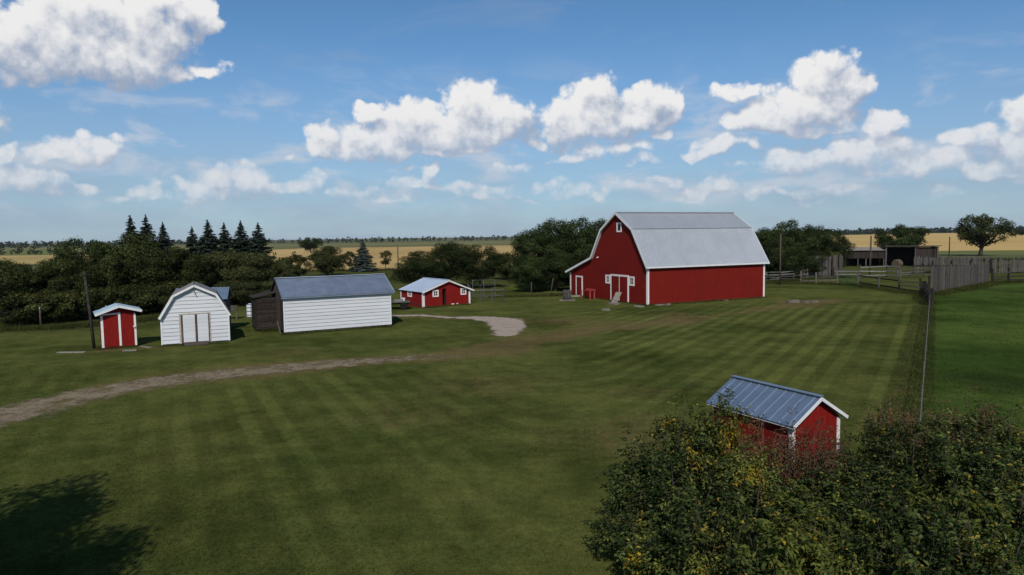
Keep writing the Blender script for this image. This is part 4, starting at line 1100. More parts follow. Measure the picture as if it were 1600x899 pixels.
def shelter():
    b = empty('cattle_shelter', (60.3, 123.5, 0), R(-17), 'open fronted dark cattle shelter behind the corral fences', 'shelter'); b.scale = (.87, 1, 1)
    # left bay, lower, boarded above the opening
    MB().box(0, 7.4, 3.9, 4.0, 0, 2.8).build('rear_wall', 'dark_wood', b)
    MB().box(0, .1, .1, 3.9, 0, 2.9).build('side_wall', 'dark_wood', b)
    x = 0
    while x < 7.3: piece('fascia_board', 'dark_wood', b, x, x + .28, -.04, .0, 1.45, 2.72 + q.uniform(-.04, .04)); x += .295
    for x in (0, 2.4, 3.9, 7.2): piece('post', 'grey_wood', b, x, x + .18, .02, .2, 0, 2.7)
    MB().prism([(-.3, -.35, 2.86), (-.3, 4.2, 3.3), (-.3, 4.2, 3.38), (-.3, -.35, 2.94)], (7.75, 0, 0)).build('roof', 'concrete', b)
    # right bay, taller and open
    MB().box(7.5, 17.0, 3.9, 4.0, 0, 3.2).build('rear_wall', 'dark_wood', b)
    MB().box(16.9, 17.0, -.2, 3.88, 0, 3.4).build('side_wall', 'dark_wood', b)
    MB().box(7.42, 7.5, .4, 3.88, 0, 3.0).build('side_wall', 'dark_wood', b)
    for x in (7.5, 12.8, 16.7): piece('post', 'grey_wood', b, x, x + .22, -.3, -.1, 0, 3.45)
    x = 12.9
    while x < 16.7: piece('fascia_board', 'dark_wood', b, x, x + .3, -.08, -.04, .5 + q.uniform(0, .2), 3.4); x += .315
    MB().prism([(7.3, -.6, 3.55), (7.3, 4.3, 3.35), (7.3, 4.3, 3.45), (7.3, -.6, 3.68)], (10.1, 0, 0)).build('roof', 'grey_rail', b)
shelter()
def bale(x, y, r_, lab):
    b = empty('hay_bale', (x, y, 0), R(30), lab, 'bale')
    P = []; n = 22; v = []; f = []
    for k, (xx, rr) in enumerate(((-.6, .0), (-.6, r_ * .93), (-.5, r_), (.5, r_), (.6, r_ * .93), (.6, 0))):
        for j in range(n):
            a = 2 * math.pi * j / n; w = rr * (1 + .025 * math.sin(j * 5 + k)); v.append((xx, math.cos(a) * w, r_ + math.sin(a) * w - .05))
    for k in range(5):
        for j in range(n): f.append((k * n + j, k * n + (j + 1) % n, (k + 1) * n + (j + 1) % n, (k + 1) * n + j))
    link('roll', mesh_of('roll', v, f, 'straw'), b)
    for xx in (-.3, 0, .3): MB().tube([(xx, math.cos(t) * r_ * 1.02, r_ + math.sin(t) * r_ * 1.02 - .05) for t in np.linspace(0, 2 * math.pi, 23)], [.012] * 23, 4, False).build('twine', 'wire', b)
MT['straw'] = simple('old_straw', (.10, .072, .045), .35, 8, .95, bump_s=.8)
bale(66.6, 117.8, .7, 'old straw bale lying before the open bay of the cattle shelter')

def tall_pole(x, y, h, r_, lab, tilt=.0, cross=False):
    b = empty('utility_pole', (x, y, 0), 0, lab, 'pole')
    MB().tube([(0, 0, -.2), (tilt * h * .5, 0, h * .5), (tilt * h, 0, h)], [r_, r_ * .92, r_ * .8], 8).build('shaft', 'pole', b, True)
    MB().tube([(tilt * h, 0, h), (tilt * h, 0, h + .06)], [r_ * .95, r_ * .5], 8).build('cap', 'steel', b)
tall_pole(32.4, 82.3, 6.0, .11, 'thin grey pole in the rail fence right of the barn')
tall_pole(50.0, 95.2, 5.6, .13, 'tall dark pole in front of the cattle shelter', .012)
tall_pole(95.5, 149.0, 4.8, .14, 'dark field pole left of the spreading tree')
tall_pole(-20.2, 121.5, 5.0, .11, 'thin dark pole at the stubble field edge beside the big bush')
tall_pole(-30.6, 51.2, 1.5, .07, 'short grey stake at the foot of the tree belt near the dark pole')
tall_pole(-34.9, 50.2, 1.5, .07, 'short grey stake at the foot of the left tree belt')
tall_pole(2.0, 70.2, 1.5, .06, 'thin stake before the trees left of the barn lean-to')
tall_pole(3.9, 70.0, 1.9, .05, 'leaning stick before the trees beside the barrel', .18)

# ------------------------------------------------------------------ foliage
def unit(v): return v / np.maximum(np.linalg.norm(v, axis=1, keepdims=True), 1e-9)

def leaf_mesh(name, C, Nn, length, width, tint, autumn, mat, g, T=None, fold=.3):
    n = len(C)
    if T is None: T = g.normal(size=(n, 3))
    T = unit(T - Nn * (T * Nn).sum(1, keepdims=True)); S = np.cross(Nn, T)
    Ln = (length * g.uniform(.55, 1.5, n))[:, None]; Wn = (width * g.uniform(.75, 1.25, n))[:, None]
    up_ = Nn * Wn * fold
    V = np.stack([C - T * Ln * .5, C + S * Wn * .5 + up_ - T * Ln * .08, C + T * Ln * .5 - Nn * Ln * .10, C - S * Wn * .5 + up_ - T * Ln * .08], 1).reshape(-1, 3)
    me = np_mesh(name, V, np.arange(4 * n).reshape(-1, 4), mat)
    for k, v in (('tint', tint), ('autumn', autumn)):
        a = me.attributes.new(k, 'FLOAT', 'POINT'); a.data.foreach_set('value', np.repeat(np.clip(v, 0, 1), 4).astype(np.float32))
    return me

def deciduous(key, seed, h, rad, base, nclump, nleaf, leaf, mat, shape='round', autumn=.0, rc=(.55, 1.0), open_=0.0, trunk_r=.16, upright=.3, lean=0.0):
    """crown of leaf clumps carried on tapered limbs; returns trunk and crown meshes (height h, crown radius rad)"""
    g = np.random.default_rng(seed)
    cz = (h + base) / 2; hz = (h - base) / 2
    C = []; tries = 0
    while len(C) < nclump and tries < 20000:
        tries += 1
        d = g.normal(size=3); d /= np.linalg.norm(d)
        r_ = g.uniform(.35, 1.0) ** .6
        lobe = 1 + .22 * math.sin(3 * math.atan2(d[1], d[0]) + seed) + .16 * math.sin(5 * math.atan2(d[1], d[0]) + 2 * seed + 4 * d[2])
        x = d * r_ * np.array([rad * lobe, rad * lobe, hz]) * .86
        zz = x[2] / hz
        if shape == 'round' and zz < -.2: x[:2] *= 1.0 - .25 * (-zz - .2)
        if shape == 'cone': x[:2] *= (1 - .62 * (zz + 1) / 2) * 1.2
        if shape == 'flame': x[:2] *= .55 + .55 * math.cos(zz * 1.3)
        if shape == 'bush' and zz < 0: x[:2] *= 1.05
        p_ = np.array([x[0], x[1], cz + x[2]])
        if p_[2] < .15: continue
        if open_ and any(np.linalg.norm(p_ - c) < open_ for c, _ in C): continue
        C.append((p_, g.uniform(*rc) * (rad / 3.0)))
    # trunk and limbs
    mb = MB(); top = np.array([lean * h * .5, 0, base + hz * 1.1])
    mb.tube([(0, 0, -.15), (lean * h * .15, .03 * h * .3, base * .6 + .2), tuple(top * np.array([.6, 1, .72])), tuple(top)], [trunk_r * 1.25, trunk_r, trunk_r * .7, trunk_r * .3], 7)
    for i in range(0, len(C), max(1, len(C) // 26)):
        c, r_ = C[i]; t = g.uniform(.25, .8); s = np.array([0, 0, .2]) + (top - np.array([0, 0, .2])) * t
        if s[2] > c[2]: s = s * np.array([1, 1, .5]) + np.array([0, 0, .1])
        mid = (s + c) / 2 + np.array([0, 0, -.1 * h * .3]) + g.normal(size=3) * .06 * rad
        mb.tube([tuple(s), tuple(mid), tuple(c)], [trunk_r * .45, trunk_r * .28, trunk_r * .1], 5, False)
    tm = mesh_of(key + '_trunk', mb.v, mb.f, 'bark', True)
    w = np.array([r_ ** 2 for _, r_ in C]); w /= w.sum()
    idx = g.choice(len(C), nleaf, p=w)
    cc = np.array([c for c, _ in C])[idx]; rr = np.array([r_ for _, r_ in C])[idx]
    d = unit(g.normal(size=(nleaf, 3)) + np.array([0, 0, .25]))
    rad_ = rr * g.uniform(.15, 1.0, nleaf) ** .42
    P = cc + d * rad_[:, None] * np.array([1.1, 1.1, .82])
    P += g.normal(size=(nleaf, 3)) * .09 * rad / 3
    P[:, 2] = np.maximum(P[:, 2], .03)
    out = unit(P - np.array([0, 0, cz]))
    Nn = unit(d * .8 + out * .5 + g.normal(size=(nleaf, 3)) * .55 + np.array([0, 0, upright]))
    ct = g.uniform(0, 1, len(C))[idx]
    tint = .06 + .42 * ct + .16 * (P[:, 2] - cz) / hz + g.normal(size=nleaf) * .22  # upper leaves lighter: sun on the crown top put into the leaf colour
    ca = (g.uniform(0, 1, len(C)) < autumn)[idx]
    au = np.where(ca, g.uniform(.2, .9, nleaf), np.where(g.uniform(size=nleaf) < .03, .5, 0))
    return tm, leaf_mesh(key + '_crown', P, Nn, leaf, leaf * .62, tint, au, mat, g)

def spruce(key, seed, h, rad, mat, layers=36, skirt=.35, cards=74):
    g = np.random.default_rng(seed); P = []; T = []; Nn = []; tint = []; sz = []
    mb = MB().tube([(0, 0, -.1), (0, 0, h * .5), (0, 0, h * .97)], [.035 * h * .6, .02 * h * .6, .01], 7)
    for i in range(layers):
        f = i / (layers - 1); z = skirt + (h * .96 - skirt) * f ** .92
        R0 = rad * ((1 - f) ** .9) * g.uniform(.78, 1.16) + .035
        nb = int(13 - 6 * f); a0 = g.uniform(0, 6.28)
        for b in range(nb):
            a = a0 + 2 * math.pi * b / nb + g.normal() * .16; R1 = R0 * g.uniform(.72, 1.15)
            dirh = np.array([math.cos(a), math.sin(a), 0]); droop = -.16 - .18 * (1 - f)
            zb = z + g.normal() * (h / layers) * .55
            mb.tube([(0, 0, zb), tuple(dirh * R1 * .9 + np.array([0, 0, zb + droop * R1]))], [.02, .006], 3, False)
            n = max(5, int(cards * (R1 / rad) * .9 + 5))
            s = g.uniform(.08, 1.0, n) ** .75
            lift = droop * s + .13 * s ** 3
            base = dirh[None] * (R1 * s)[:, None]; base[:, 2] = zb + lift * R1
            side = np.array([-dirh[1], dirh[0], 0]); sd = g.choice([-1, 1], n) * g.uniform(.1, 1, n)
            spread = (1.05 - s) * R1 * .33 + .04
            t = unit(dirh[None] * g.uniform(.4, 1.0, n)[:, None] + side[None] * sd[:, None] * .8 + np.array([0, 0, -.25]) + g.normal(size=(n, 3)) * .12)
            P.append(base + side[None] * (sd * spread)[:, None] + g.normal(size=(n, 3)) * .03); T.append(t)
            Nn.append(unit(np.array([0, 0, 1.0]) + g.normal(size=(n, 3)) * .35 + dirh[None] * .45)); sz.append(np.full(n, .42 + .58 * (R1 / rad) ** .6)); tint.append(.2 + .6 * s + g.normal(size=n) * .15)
    k = 26; zz = h * g.uniform(.90, 1.0, k); a = g.uniform(0, 6.28, k); rr = (h - zz) * .22     # the leader
    P.append(np.stack([np.cos(a) * rr, np.sin(a) * rr, zz], 1)); T.append(np.stack([np.cos(a) * .5, np.sin(a) * .5, np.ones(k)], 1))
    Nn.append(unit(np.stack([np.cos(a), np.sin(a), np.full(k, .3)], 1))); sz.append(np.full(k, .5)); tint.append(np.full(k, .5))
    P = np.concatenate(P); T = np.concatenate(T); Nn = np.concatenate(Nn); tint = np.concatenate(tint); sz = np.concatenate(sz)
    # a leader at the tip
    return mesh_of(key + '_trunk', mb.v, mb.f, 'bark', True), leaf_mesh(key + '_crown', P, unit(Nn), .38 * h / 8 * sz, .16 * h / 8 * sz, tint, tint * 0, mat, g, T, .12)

def shrub(key, seed, h, rad, nleaf, leaf, mat, twig='twig', autumn=.1, nstem=26, bare=.0, dens=1.0, patches=6):
    """multi-stemmed shrub: arching stems with side twigs, leaves set along the twigs"""
    g = np.random.default_rng(seed); mb = MB(); S = []; tips = []
    for i in range(nstem):
        a = g.uniform(0, 6.28); rr = rad * math.sqrt(g.uniform(.02, 1)) * .95; hh = h * (g.uniform(.55, .98) + (.12 if g.uniform() < .15 else 0)) * (1 - .35 * (rr / rad) ** 2)
        b0 = np.array([math.cos(a) * rr * .3, math.sin(a) * rr * .3, 0]); t0 = np.array([math.cos(a) * rr, math.sin(a) * rr, hh])
        m_ = (b0 + t0) / 2 + np.array([-math.cos(a) * rr * .12, -math.sin(a) * rr * .12, h * .08]) + g.normal(size=3) * .05
        mb.tube([tuple(b0), tuple(m_), tuple(t0)], [.016, .011, .004], 4, False)
        for k in range(9):
            f = g.uniform(.25, 1.0); q0 = (b0 * (1 - f) ** 2 + 2 * m_ * f * (1 - f) + t0 * f ** 2)
            dv = g.normal(size=3) * np.array([1, 1, .6]) + np.array([math.cos(a), math.sin(a), .55]) * .7; dv /= np.linalg.norm(dv)
            q1 = q0 + dv * g.uniform(.18, .46) * (h / 2)
            mb.tube([tuple(q0), tuple(q1)], [.006, .002], 3, False); S.append((q0, q1))
    A = np.array([s[0] for s in S]); B = np.array([s[1] for s in S])
    idx = g.integers(0, len(S), nleaf); t = g.uniform(.1, 1.08, nleaf)[:, None]
    P = A[idx] * (1 - t) + B[idx] * t + g.normal(size=(nleaf, 3)) * .055
    keep = P[:, 2] > .05; P = P[keep]; idx = idx[keep]; n = len(P)
    out = unit(P - np.array([0, 0, h * .35])); ax = unit((B - A)[idx])
    Nn = unit(out * .45 + np.array([0, 0, .75]) + g.normal(size=(n, 3)) * .5)
    T = ax + out * .5 + g.normal(size=(n, 3)) * .6 + np.array([0, 0, -.35])
    ct = g.uniform(0, 1, len(S))[idx]
    tint = .05 + .62 * ct ** 1.5 + g.normal(size=n) * .22
    au = np.where(g.uniform(size=n) < .02, .8, 0.0)
    for k in range(patches):
        c = P[g.integers(0, n)]; d = np.linalg.norm(P - c, axis=1)
        au = np.where((d < rad * g.uniform(.12, .30)) & (g.uniform(size=n) < .75) & (k < patches * autumn * 3), g.uniform(.3, 1, n), au)
    return mesh_of(key + '_stems', mb.v, mb.f, twig, True), leaf_mesh(key + '_leaves', P, Nn, leaf, leaf * .55, tint, au, mat, g, T)

def plant(name, meshes, x, y, w, h, rz, label, cat, group, dims, parts=('trunk', 'crown'), z=0.0):
    o = empty(name, (x, y, z), rz, label, cat, group)
    o.scale = (w / dims[0], w / dims[0], h / dims[1])
    for nm, me in zip(parts, meshes): link(nm, me, o)
    return o

LEAF_N = 21000
V = {}
V['a'] = (deciduous('tree_a', 1, 7, 3.0, .5, 60, LEAF_N, .165, 'leaf', 'round', .02), (6.2, 7.1))
V['b'] = (deciduous('tree_b', 2, 7, 3.0, .4, 64, LEAF_N, .165, 'leaf_dark', 'round', .02), (6.2, 7.1))
V['c'] = (deciduous('tree_c', 3, 7, 2.6, .4, 54, LEAF_N, .16, 'leaf', 'flame', .06), (5.6, 7.1))
V['o'] = (deciduous('tree_o', 4, 5.2, 3.0, .2, 64, LEAF_N, .17, 'leaf_olive', 'bush', .05, rc=(.5, .9)), (6.2, 5.3))
V['d'] = (deciduous('tree_d', 6, 8, 3.1, .6, 72, LEAF_N, .165, 'leaf_dark', 'round', .0, rc=(.5, .95)), (6.4, 8.1))
V['s'] = (deciduous('scrub', 7, 3, 2.0, .1, 40, 8000, .16, 'leaf', 'bush', .04), (4.3, 3.1))
V['w'] = (deciduous('thin_tree', 8, 5, 1.6, .3, 30, 3600, .18, 'leaf', 'flame', .25, rc=(.6, 1.0), trunk_r=.09), (3.4, 5.1))
V['k'] = (deciduous('spreading_tree', 9, 10, 6.2, 1.9, 50, 9000, .34, 'leaf', 'bush', .06, rc=(.30, .58), open_=1.3, trunk_r=.40, lean=.22), (12.8, 10.2))
V['m'] = (deciduous('dome_tree', 10, 8, 5.2, .8, 70, 15000, .30, 'leaf_dark', 'round', .0, rc=(.4, .75)), (10.8, 8.2))
V['p'] = (spruce('spruce', 12, 9, 2.2, 'needle'), (4.4, 9))
V['p2'] = (spruce('spruce_b', 13, 9, 2.3, 'needle', 32), (4.6, 9))
V['q'] = (spruce('blue_spruce', 14, 6.2, 2.8, 'needle_blue', 30, .15, 150), (5.6, 6.2))
F = 1067.0
def put(v, px, d, w, h, label, group, name='deciduous_tree', cat='tree'):
    me, dims = V[v]; x = (px - 800) / F * d
    if name == 'spruce_tree': w *= 1.32
    plant(name, me, x, d, w, h, random.Random(px * 7 + int(d)).uniform(0, 6.28), label, cat, group, dims)
G1 = 'trees of the left tree belt'
for v, px, d, w, h, lab in (
        ('a', 5, 54, 6.4, 5.0, 'bushy green tree at the left edge of the photo'), ('c', 58, 55, 5.6, 4.7, 'low pointed green tree second from the left edge'),
        ('a', -30, 63, 7, 5.4, 'green tree half cut by the left edge behind the front row'), ('b', 33, 62, 6.5, 4.6, 'dark low tree behind the two leftmost trees'),
        ('a', 97, 57, 5.2, 5.7, 'rounded green tree left of the dark leaning pole'), ('b', 128, 59, 5.4, 6.9, 'tall dark tree behind the dark leaning pole'),
        ('c', 162, 60, 4.8, 6.9, 'slender dark topped tree behind the red outhouse'), ('a', 200, 62, 6.4, 7.0, 'broad olive green tree below the two leftmost spruces'),
        ('a', 238, 63, 6.0, 6.9, 'broad green tree between outhouse and gambrel shed'), ('c', 270, 65, 5.4, 6.3, 'brownish green tree behind the left slope of the gambrel shed'),
        ('c', 300, 67, 5.6, 5.5, 'rusty tinged tree behind the peak of the gambrel shed'), ('o', 338, 71, 6.6, 5.3, 'olive willow below the middle spruces'),
        ('o', 383, 73, 7.0, 5.1, 'broad olive willow below the rightmost spruces'), ('o', 424, 76, 4.6, 3.9, 'small olive willow at the right end of the tree belt')):
    put(v, px, d, w, h, lab, G1)
G2 = 'shrubs along the foot of the tree belt'
for v, px, d, w, h, lab in (
        ('s', 30, 52.5, 5, 2.8, 'low shrub at the foot of the leftmost trees'), ('s', 85, 54, 4.6, 2.6, 'low shrub left of the dark pole'), ('s', 128, 55.5, 4.6, 2.9, 'low shrub directly behind the dark pole'),
        ('s', 180, 57.5, 5, 2.9, 'low shrub behind the red outhouse'), ('s', 232, 59.5, 5, 2.8, 'low shrub between outhouse and gambrel shed'), ('s', 285, 62.5, 5, 3, 'low shrub behind the gambrel shed'),
        ('o', 372, 66, 5.4, 2.3, 'low olive shrub left of the dark lean-to'), ('o', 418, 69, 5, 2.2, 'low olive shrub behind the dark lean-to'), ('s', 350, 68, 4.4, 2.6, 'low green shrub right of the gambrel shed')):
    put(v, px, d, w, h, lab, G2, 'shrub', 'shrub')
G3 = 'spruces rising above the tree belt'
for v, px, d, w, h, lab in (
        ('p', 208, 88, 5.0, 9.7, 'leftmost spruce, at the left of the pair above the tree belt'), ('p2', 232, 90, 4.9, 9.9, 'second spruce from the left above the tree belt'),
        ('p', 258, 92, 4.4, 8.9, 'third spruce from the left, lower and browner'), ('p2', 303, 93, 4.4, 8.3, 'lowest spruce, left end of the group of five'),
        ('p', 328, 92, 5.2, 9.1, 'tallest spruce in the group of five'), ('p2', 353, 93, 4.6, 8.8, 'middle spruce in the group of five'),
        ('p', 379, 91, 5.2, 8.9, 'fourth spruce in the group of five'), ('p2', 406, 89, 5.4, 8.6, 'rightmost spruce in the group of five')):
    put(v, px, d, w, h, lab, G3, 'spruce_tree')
G4 = 'trees and bushes at the stubble field edge'
for v, px, d, w, h, lab in (
        ('w', 446, 98, 3.4, 4.3, 'thin sparse tree right of the spruces'), ('w', 468, 101, 3.6, 4.6, 'thin sparse tree left of the round bush'), ('w', 456, 96, 3, 3.2, 'smallest sparse tree between the two thin trees'),
        ('o', 511, 117, 6.6, 5.2, 'round olive bush standing behind the long shed'), ('w', 547, 131, 3.0, 4.4, 'thin dark tree touching the blue spruce'),
        ('w', 603, 139, 2.6, 4.3, 'small lone tree right of the blue spruce')):
    put(v, px, d, w, h, lab, G4)
put('q', 568, 130, 5.7, 6.3, 'blue spruce standing alone above the long shed roof', G4, 'blue_spruce')
G5 = 'trees round the coop and barn'
for v, px, d, w, h, lab in (
        ('b', 655, 82, 6.4, 4.9, 'big dark bush behind the left half of the coop roof'), ('d', 702, 85, 7.2, 6.1, 'tallest dark bush behind the coop ridge'), ('b', 750, 84, 6.4, 5.5, 'dark bush behind the right end of the coop'),
        ('s', 792, 100, 5, 4.3, 'pale scrubby bush between the coop bushes and the barn trees'),
        ('d', 832, 80, 5.6, 7.6, 'leftmost tall tree beside the barn'), ('d', 868, 83, 6.6, 8.9, 'second tall tree from the left beside the barn'), ('b', 906, 85, 6.6, 8.8, 'tall tree behind the barn lean-to'), ('d', 940, 88, 6.0, 8.9, 'tall tree touching the barn gable roof'),
        ('b', 828, 76.5, 4.6, 4.4, 'lower dark tree in front of the leftmost barn tree'), ('b', 868, 77.5, 5.0, 4.8, 'lower dark tree behind the barrel'), ('s', 900, 79, 5, 3.6, 'low shrub behind the small lean-to door'),
        ('d', 1196, 92, 6.4, 7.4, 'dark tree touching the right end of the barn roof'), ('b', 1232, 95, 6.8, 8.3, 'tallest dark tree right of the barn'), ('d', 1268, 96, 6.4, 7.8, 'dark tree second from the right beside the barn'), ('b', 1300, 98, 5.6, 6.9, 'rightmost dark tree of the clump beside the barn'),
        ('b', 1218, 90, 5.6, 4.8, 'low dark tree behind the thin grey pole'), ('b', 1258, 92.5, 5.4, 4.7, 'low dark tree left of the plank windbreak'), ('s', 1292, 97, 5, 4.4, 'low dark shrub above the plank windbreak')):
    put(v, px, d, w, h, lab, G5)
put('m', 1406, 150, 10.8, 8.3, 'dome shaped tree behind the cattle shelter', G5)
put('k', 1532, 164, 13.0, 10.4, 'lone spreading tree with forked trunk at the field edge', G5)
put('b', 486, 330, 11, 7.5, 'small dark tree far out in the left field', 'far field trees')
put('m', 1440, 700, 9, 5.5, 'tiny round bush far out in the right grain field', 'far field trees')
put('m', 1596, 620, 10, 6.5, 'tiny dark bush far out at the right edge', 'far field trees')
# two trees just outside the left edge whose shadow falls on the lawn
plant('deciduous_tree', V['a'][0], -12.4, 8.0, 6.6, 8.8, 1.0, 'yard tree outside the left edge casting the dark shadow on the lawn', 'tree', 'yard trees beside the camera', V['a'][1])
plant('deciduous_tree', V['b'][0], -8.9, 4.7, 5.4, 8.6, 2.1, 'second yard tree outside the left edge casting shadow on the lawn', 'tree', 'yard trees beside the camera', V['b'][1])

# foreground shrubs
SH = {}
SH['g'] = (shrub('shrub_g', 31, 2.0, 1.05, 7600, .085, 'leaf_shrub', 'twig', .25, 30), (2.3, 2.15))
SH['h'] = (shrub('shrub_h', 32, 2.0, 1.05, 7600, .095, 'leaf_shrub', 'twig', .10, 28), (2.3, 2.15))
SH['l'] = (shrub('shrub_l', 33, 2.0, .95, 6800, .070, 'leaf_lime', 'twig', .45, 26, patches=9), (2.2, 2.15))
SH['r'] = (shrub('shrub_r', 34, 1.9, .95, 2600, .060, 'leaf_rust', 'red_twig', .5, 44, patches=8), (2.2, 2.05))
SH['t'] = (shrub('shrub_t', 35, 2.0, .9, 4800, .10, 'leaf_lime', 'twig', .12, 18), (2.1, 2.15))
SHL = [
    ('l', 1108, 15.9, 2.3, 2.30, 'tall light green shrub at the left roof corner of the small red shed'), ('g', 1052, 14.9, 2.2, 1.85, 'dark green shrub left of the light green shrub by the shed'),
    ('h', 1015, 13.8, 2.0, 1.6, 'dark green shrub at the upper left edge of the thicket'), ('g', 985, 12.6, 1.6, 1.15, 'lowest dark shrub at the left edge of the thicket'),
    ('l', 1158, 14.5, 1.9, 1.62, 'yellow leaved shrub below the long wall of the small red shed'), ('r', 1196, 15.2, 1.7, 1.75, 'rusty shrub against the long wall of the small red shed'),
    ('r', 1266, 15.3, 2.0, 1.75, 'reddish twiggy shrub in front of the gable of the small red shed'), ('g', 1330, 16.0, 1.7, 1.05, 'low green shrub at the right corner of the small red shed'),
    ('r', 1396, 16.8, 1.6, 1.85, 'orange tipped shrub left of the wire fence'), ('g', 1402, 16.3, 1.6, 1.6, 'green shrub below the orange tipped shrub'),
    ('r', 1455, 16.3, 2.0, 1.6, 'bare twiggy shrub right of the wire fence'), ('r', 1530, 16.7, 2.2, 1.85, 'orange brown shrub at the pasture edge'), ('h', 1500, 15.9, 2.2, 1.6, 'green shrub between the brown shrubs at the pasture edge'),
    ('g', 1590, 15.6, 2.2, 1.65, 'green shrub at the upper right end of the thicket'), ('h', 1350, 14.0, 2.2, 1.15, 'green shrub below the low shrub at the shed corner'),
    ('g', 1432, 13.9, 2.3, 1.6, 'dark shrub in the middle of the right thicket'), ('h', 1512, 13.5, 2.4, 1.75, 'broad leaved shrub in the right thicket'), ('g', 1602, 13.1, 2.3, 1.85, 'dark shrub cut by the right edge of the photo'),
    ('h', 1082, 12.4, 2.3, 1.62, 'dark leafy shrub in the left middle of the thicket'), ('g', 1180, 12.2, 2.3, 1.45, 'dark shrub below the yellow leaved shrub'), ('h', 1240, 13.6, 2.0, 1.05, 'dark shrub below the reddish twiggy shrub'),
    ('t', 1290, 12.0, 2.1, 1.45, 'tall stemmed pale shrub in the middle of the thicket'), ('h', 1402, 11.7, 2.3, 1.5, 'dark shrub in the lower right thicket'), ('t', 1500, 11.4, 2.2, 1.72, 'pale leaved shrub in the lower right thicket'), ('g', 1600, 11.2, 2.3, 1.8, 'dark shrub at the lower right edge'),
    ('g', 1030, 11.1, 1.9, 1.25, 'light edged shrub at the lower left end of the thicket'), ('g', 1120, 10.2, 2.1, 1.72, 'dark shrub at the bottom edge left of the pale shrub'), ('t', 1215, 10.2, 2.0, 1.75, 'pale stemmed shrub at the bottom edge'),
    ('l', 1330, 10.0, 2.0, 1.75, 'yellow green shrub at the bottom edge of the thicket'), ('h', 1440, 9.8, 2.1, 1.75, 'dark shrub at the bottom edge near the right corner'), ('g', 1560, 9.6, 2.1, 1.8, 'dark shrub in the bottom right corner'), ('l', 1060, 10.4, 1.7, 1.45, 'small yellowish shrub at the bottom left of the thicket')]
for v, px, d, w, h, lab in SHL:
    me, dims = SH[v]
    plant('shrub', me, (px - 800) / F * d, d, w * 1.04, h * (1.46 if v == 'r' else 1.34), random.Random(px * 3).uniform(0, 6.28), lab, 'shrub', 'shrubs in the foreground thicket', dims, ('stems', 'leaves'))

# distant tree belts on the horizon
def belt(name, segs, label, seed, step=5.0, mat='far_leaf'):
    g = np.random.default_rng(seed); P = []; tint = []; sz = []
    for (x0, y0, x1, y1, h, gap) in segs:
        L = math.hypot(x1 - x0, y1 - y0); n = int(L / step)
        for i in range(n):
            if g.uniform() < gap: continue
            t = (i + g.uniform()) / n; hh = h * g.uniform(.55, 1.1); w = hh * g.uniform(.35, .6); k = 26
            c = np.array([x0 + (x1 - x0) * t, y0 + (y1 - y0) * t + g.normal() * 6, hh * .5])
            d = unit(g.normal(size=(k, 3)))
            P.append(c + d * np.array([w, w, hh * .5]) * (g.uniform(.3, 1, k) ** .4)[:, None]); tint.append(np.full(k, g.uniform(.1, .9)) + g.normal(size=k) * .15); sz.append(np.full(k, hh * .36))
    P = np.concatenate(P); P[:, 2] = np.maximum(P[:, 2], .2); n = len(P); s = np.concatenate(sz)
    Nn = unit(g.normal(size=(n, 3)) + np.array([0, -.6, .4])); T = unit(np.cross(Nn, g.normal(size=(n, 3)))); S = np.cross(Nn, T)
    a = (s * .5)[:, None]
    Vv = np.stack([P - T * a, P + S * a * .8, P + T * a, P - S * a * .8], 1).reshape(-1, 3)
    me = np_mesh(name, Vv, np.arange(4 * n).reshape(-1, 4), mat)
    at = me.attributes.new('tint', 'FLOAT', 'POINT'); at.data.foreach_set('value', np.repeat(np.clip(np.concatenate(tint), 0, 1), 4).astype(np.float32))
    at = me.attributes.new('autumn', 'FLOAT', 'POINT'); at.data.foreach_set('value', np.zeros(4 * n, np.float32))
    return tag(link(name, me), label, None, kind='stuff')
belt('treeline', [(-1300, 1250, -480, 1180, 10, .0), (-1100, 950, -620, 900, 7, .2), (-480, 1180, 100, 1600, 9, .3), (-300, 1000, 60, 1080, 5, .6), (0, 1900, 800, 2000, 10, .15), (560, 1450, 1700, 1650, 13, .0), (430, 1280, 800, 1320, 9, .0), (560, 1480, 1700, 1690, 12, .0)], 'dark tree belts far off along the horizon', 51)
belt('field_hedge', [(-420, 470, -250, 455, 4, .3), (-330, 420, -200, 400, 2.6, .35), (-300, 380, -210, 372, 2.5, .2), (-180, 330, -110, 320, 3, .5), (-120, 260, -75, 255, 2.4, .35), (-60, 175, -40, 170, 2.0, .2)], 'low bushy hedges crossing the far left fields', 52, 3.0)

# ------------------------------------------------------------------ grass
def tufts(name, x, y, h, wd, attrs, mat, label, seed, z=0.0, blades=3):
    g = np.random.default_rng(seed); n = len(x)
    VV = []; reps = []
    for b in range(blades):
        a = g.uniform(0, 6.283, n); l = g.uniform(.2, .75, n) * h; hh = h * g.uniform(.6, 1.15, n)
        ox, oy = g.normal(size=n) * wd, g.normal(size=n) * wd
        s = np.stack([np.cos(a), np.sin(a)], 1); p_ = np.stack([-s[:, 1], s[:, 0]], 1) * (wd * .5)[:, None] if np.ndim(wd) else np.stack([-s[:, 1], s[:, 0]], 1) * wd * .5
        c = np.stack([x + ox, y + oy], 1)
        VV.append(np.stack([np.c_[c - p_, np.full(n, z - .01)], np.c_[c + p_, np.full(n, z - .01)], np.c_[c + s * l[:, None], z + hh]], 1))
    Vv = np.stack(VV, 1).reshape(-1, 3); k = blades * 3
    me = np_mesh(name, Vv, np.arange(len(Vv)).reshape(-1, 3), mat)
    for nm, v in attrs(x, y).items():
        at = me.attributes.new(nm, 'FLOAT', 'POINT'); at.data.foreach_set('value', np.repeat(v, k).astype(np.float32))
    return tag(link(name, me), label, None, kind='stuff')
g = np.random.default_rng(77)
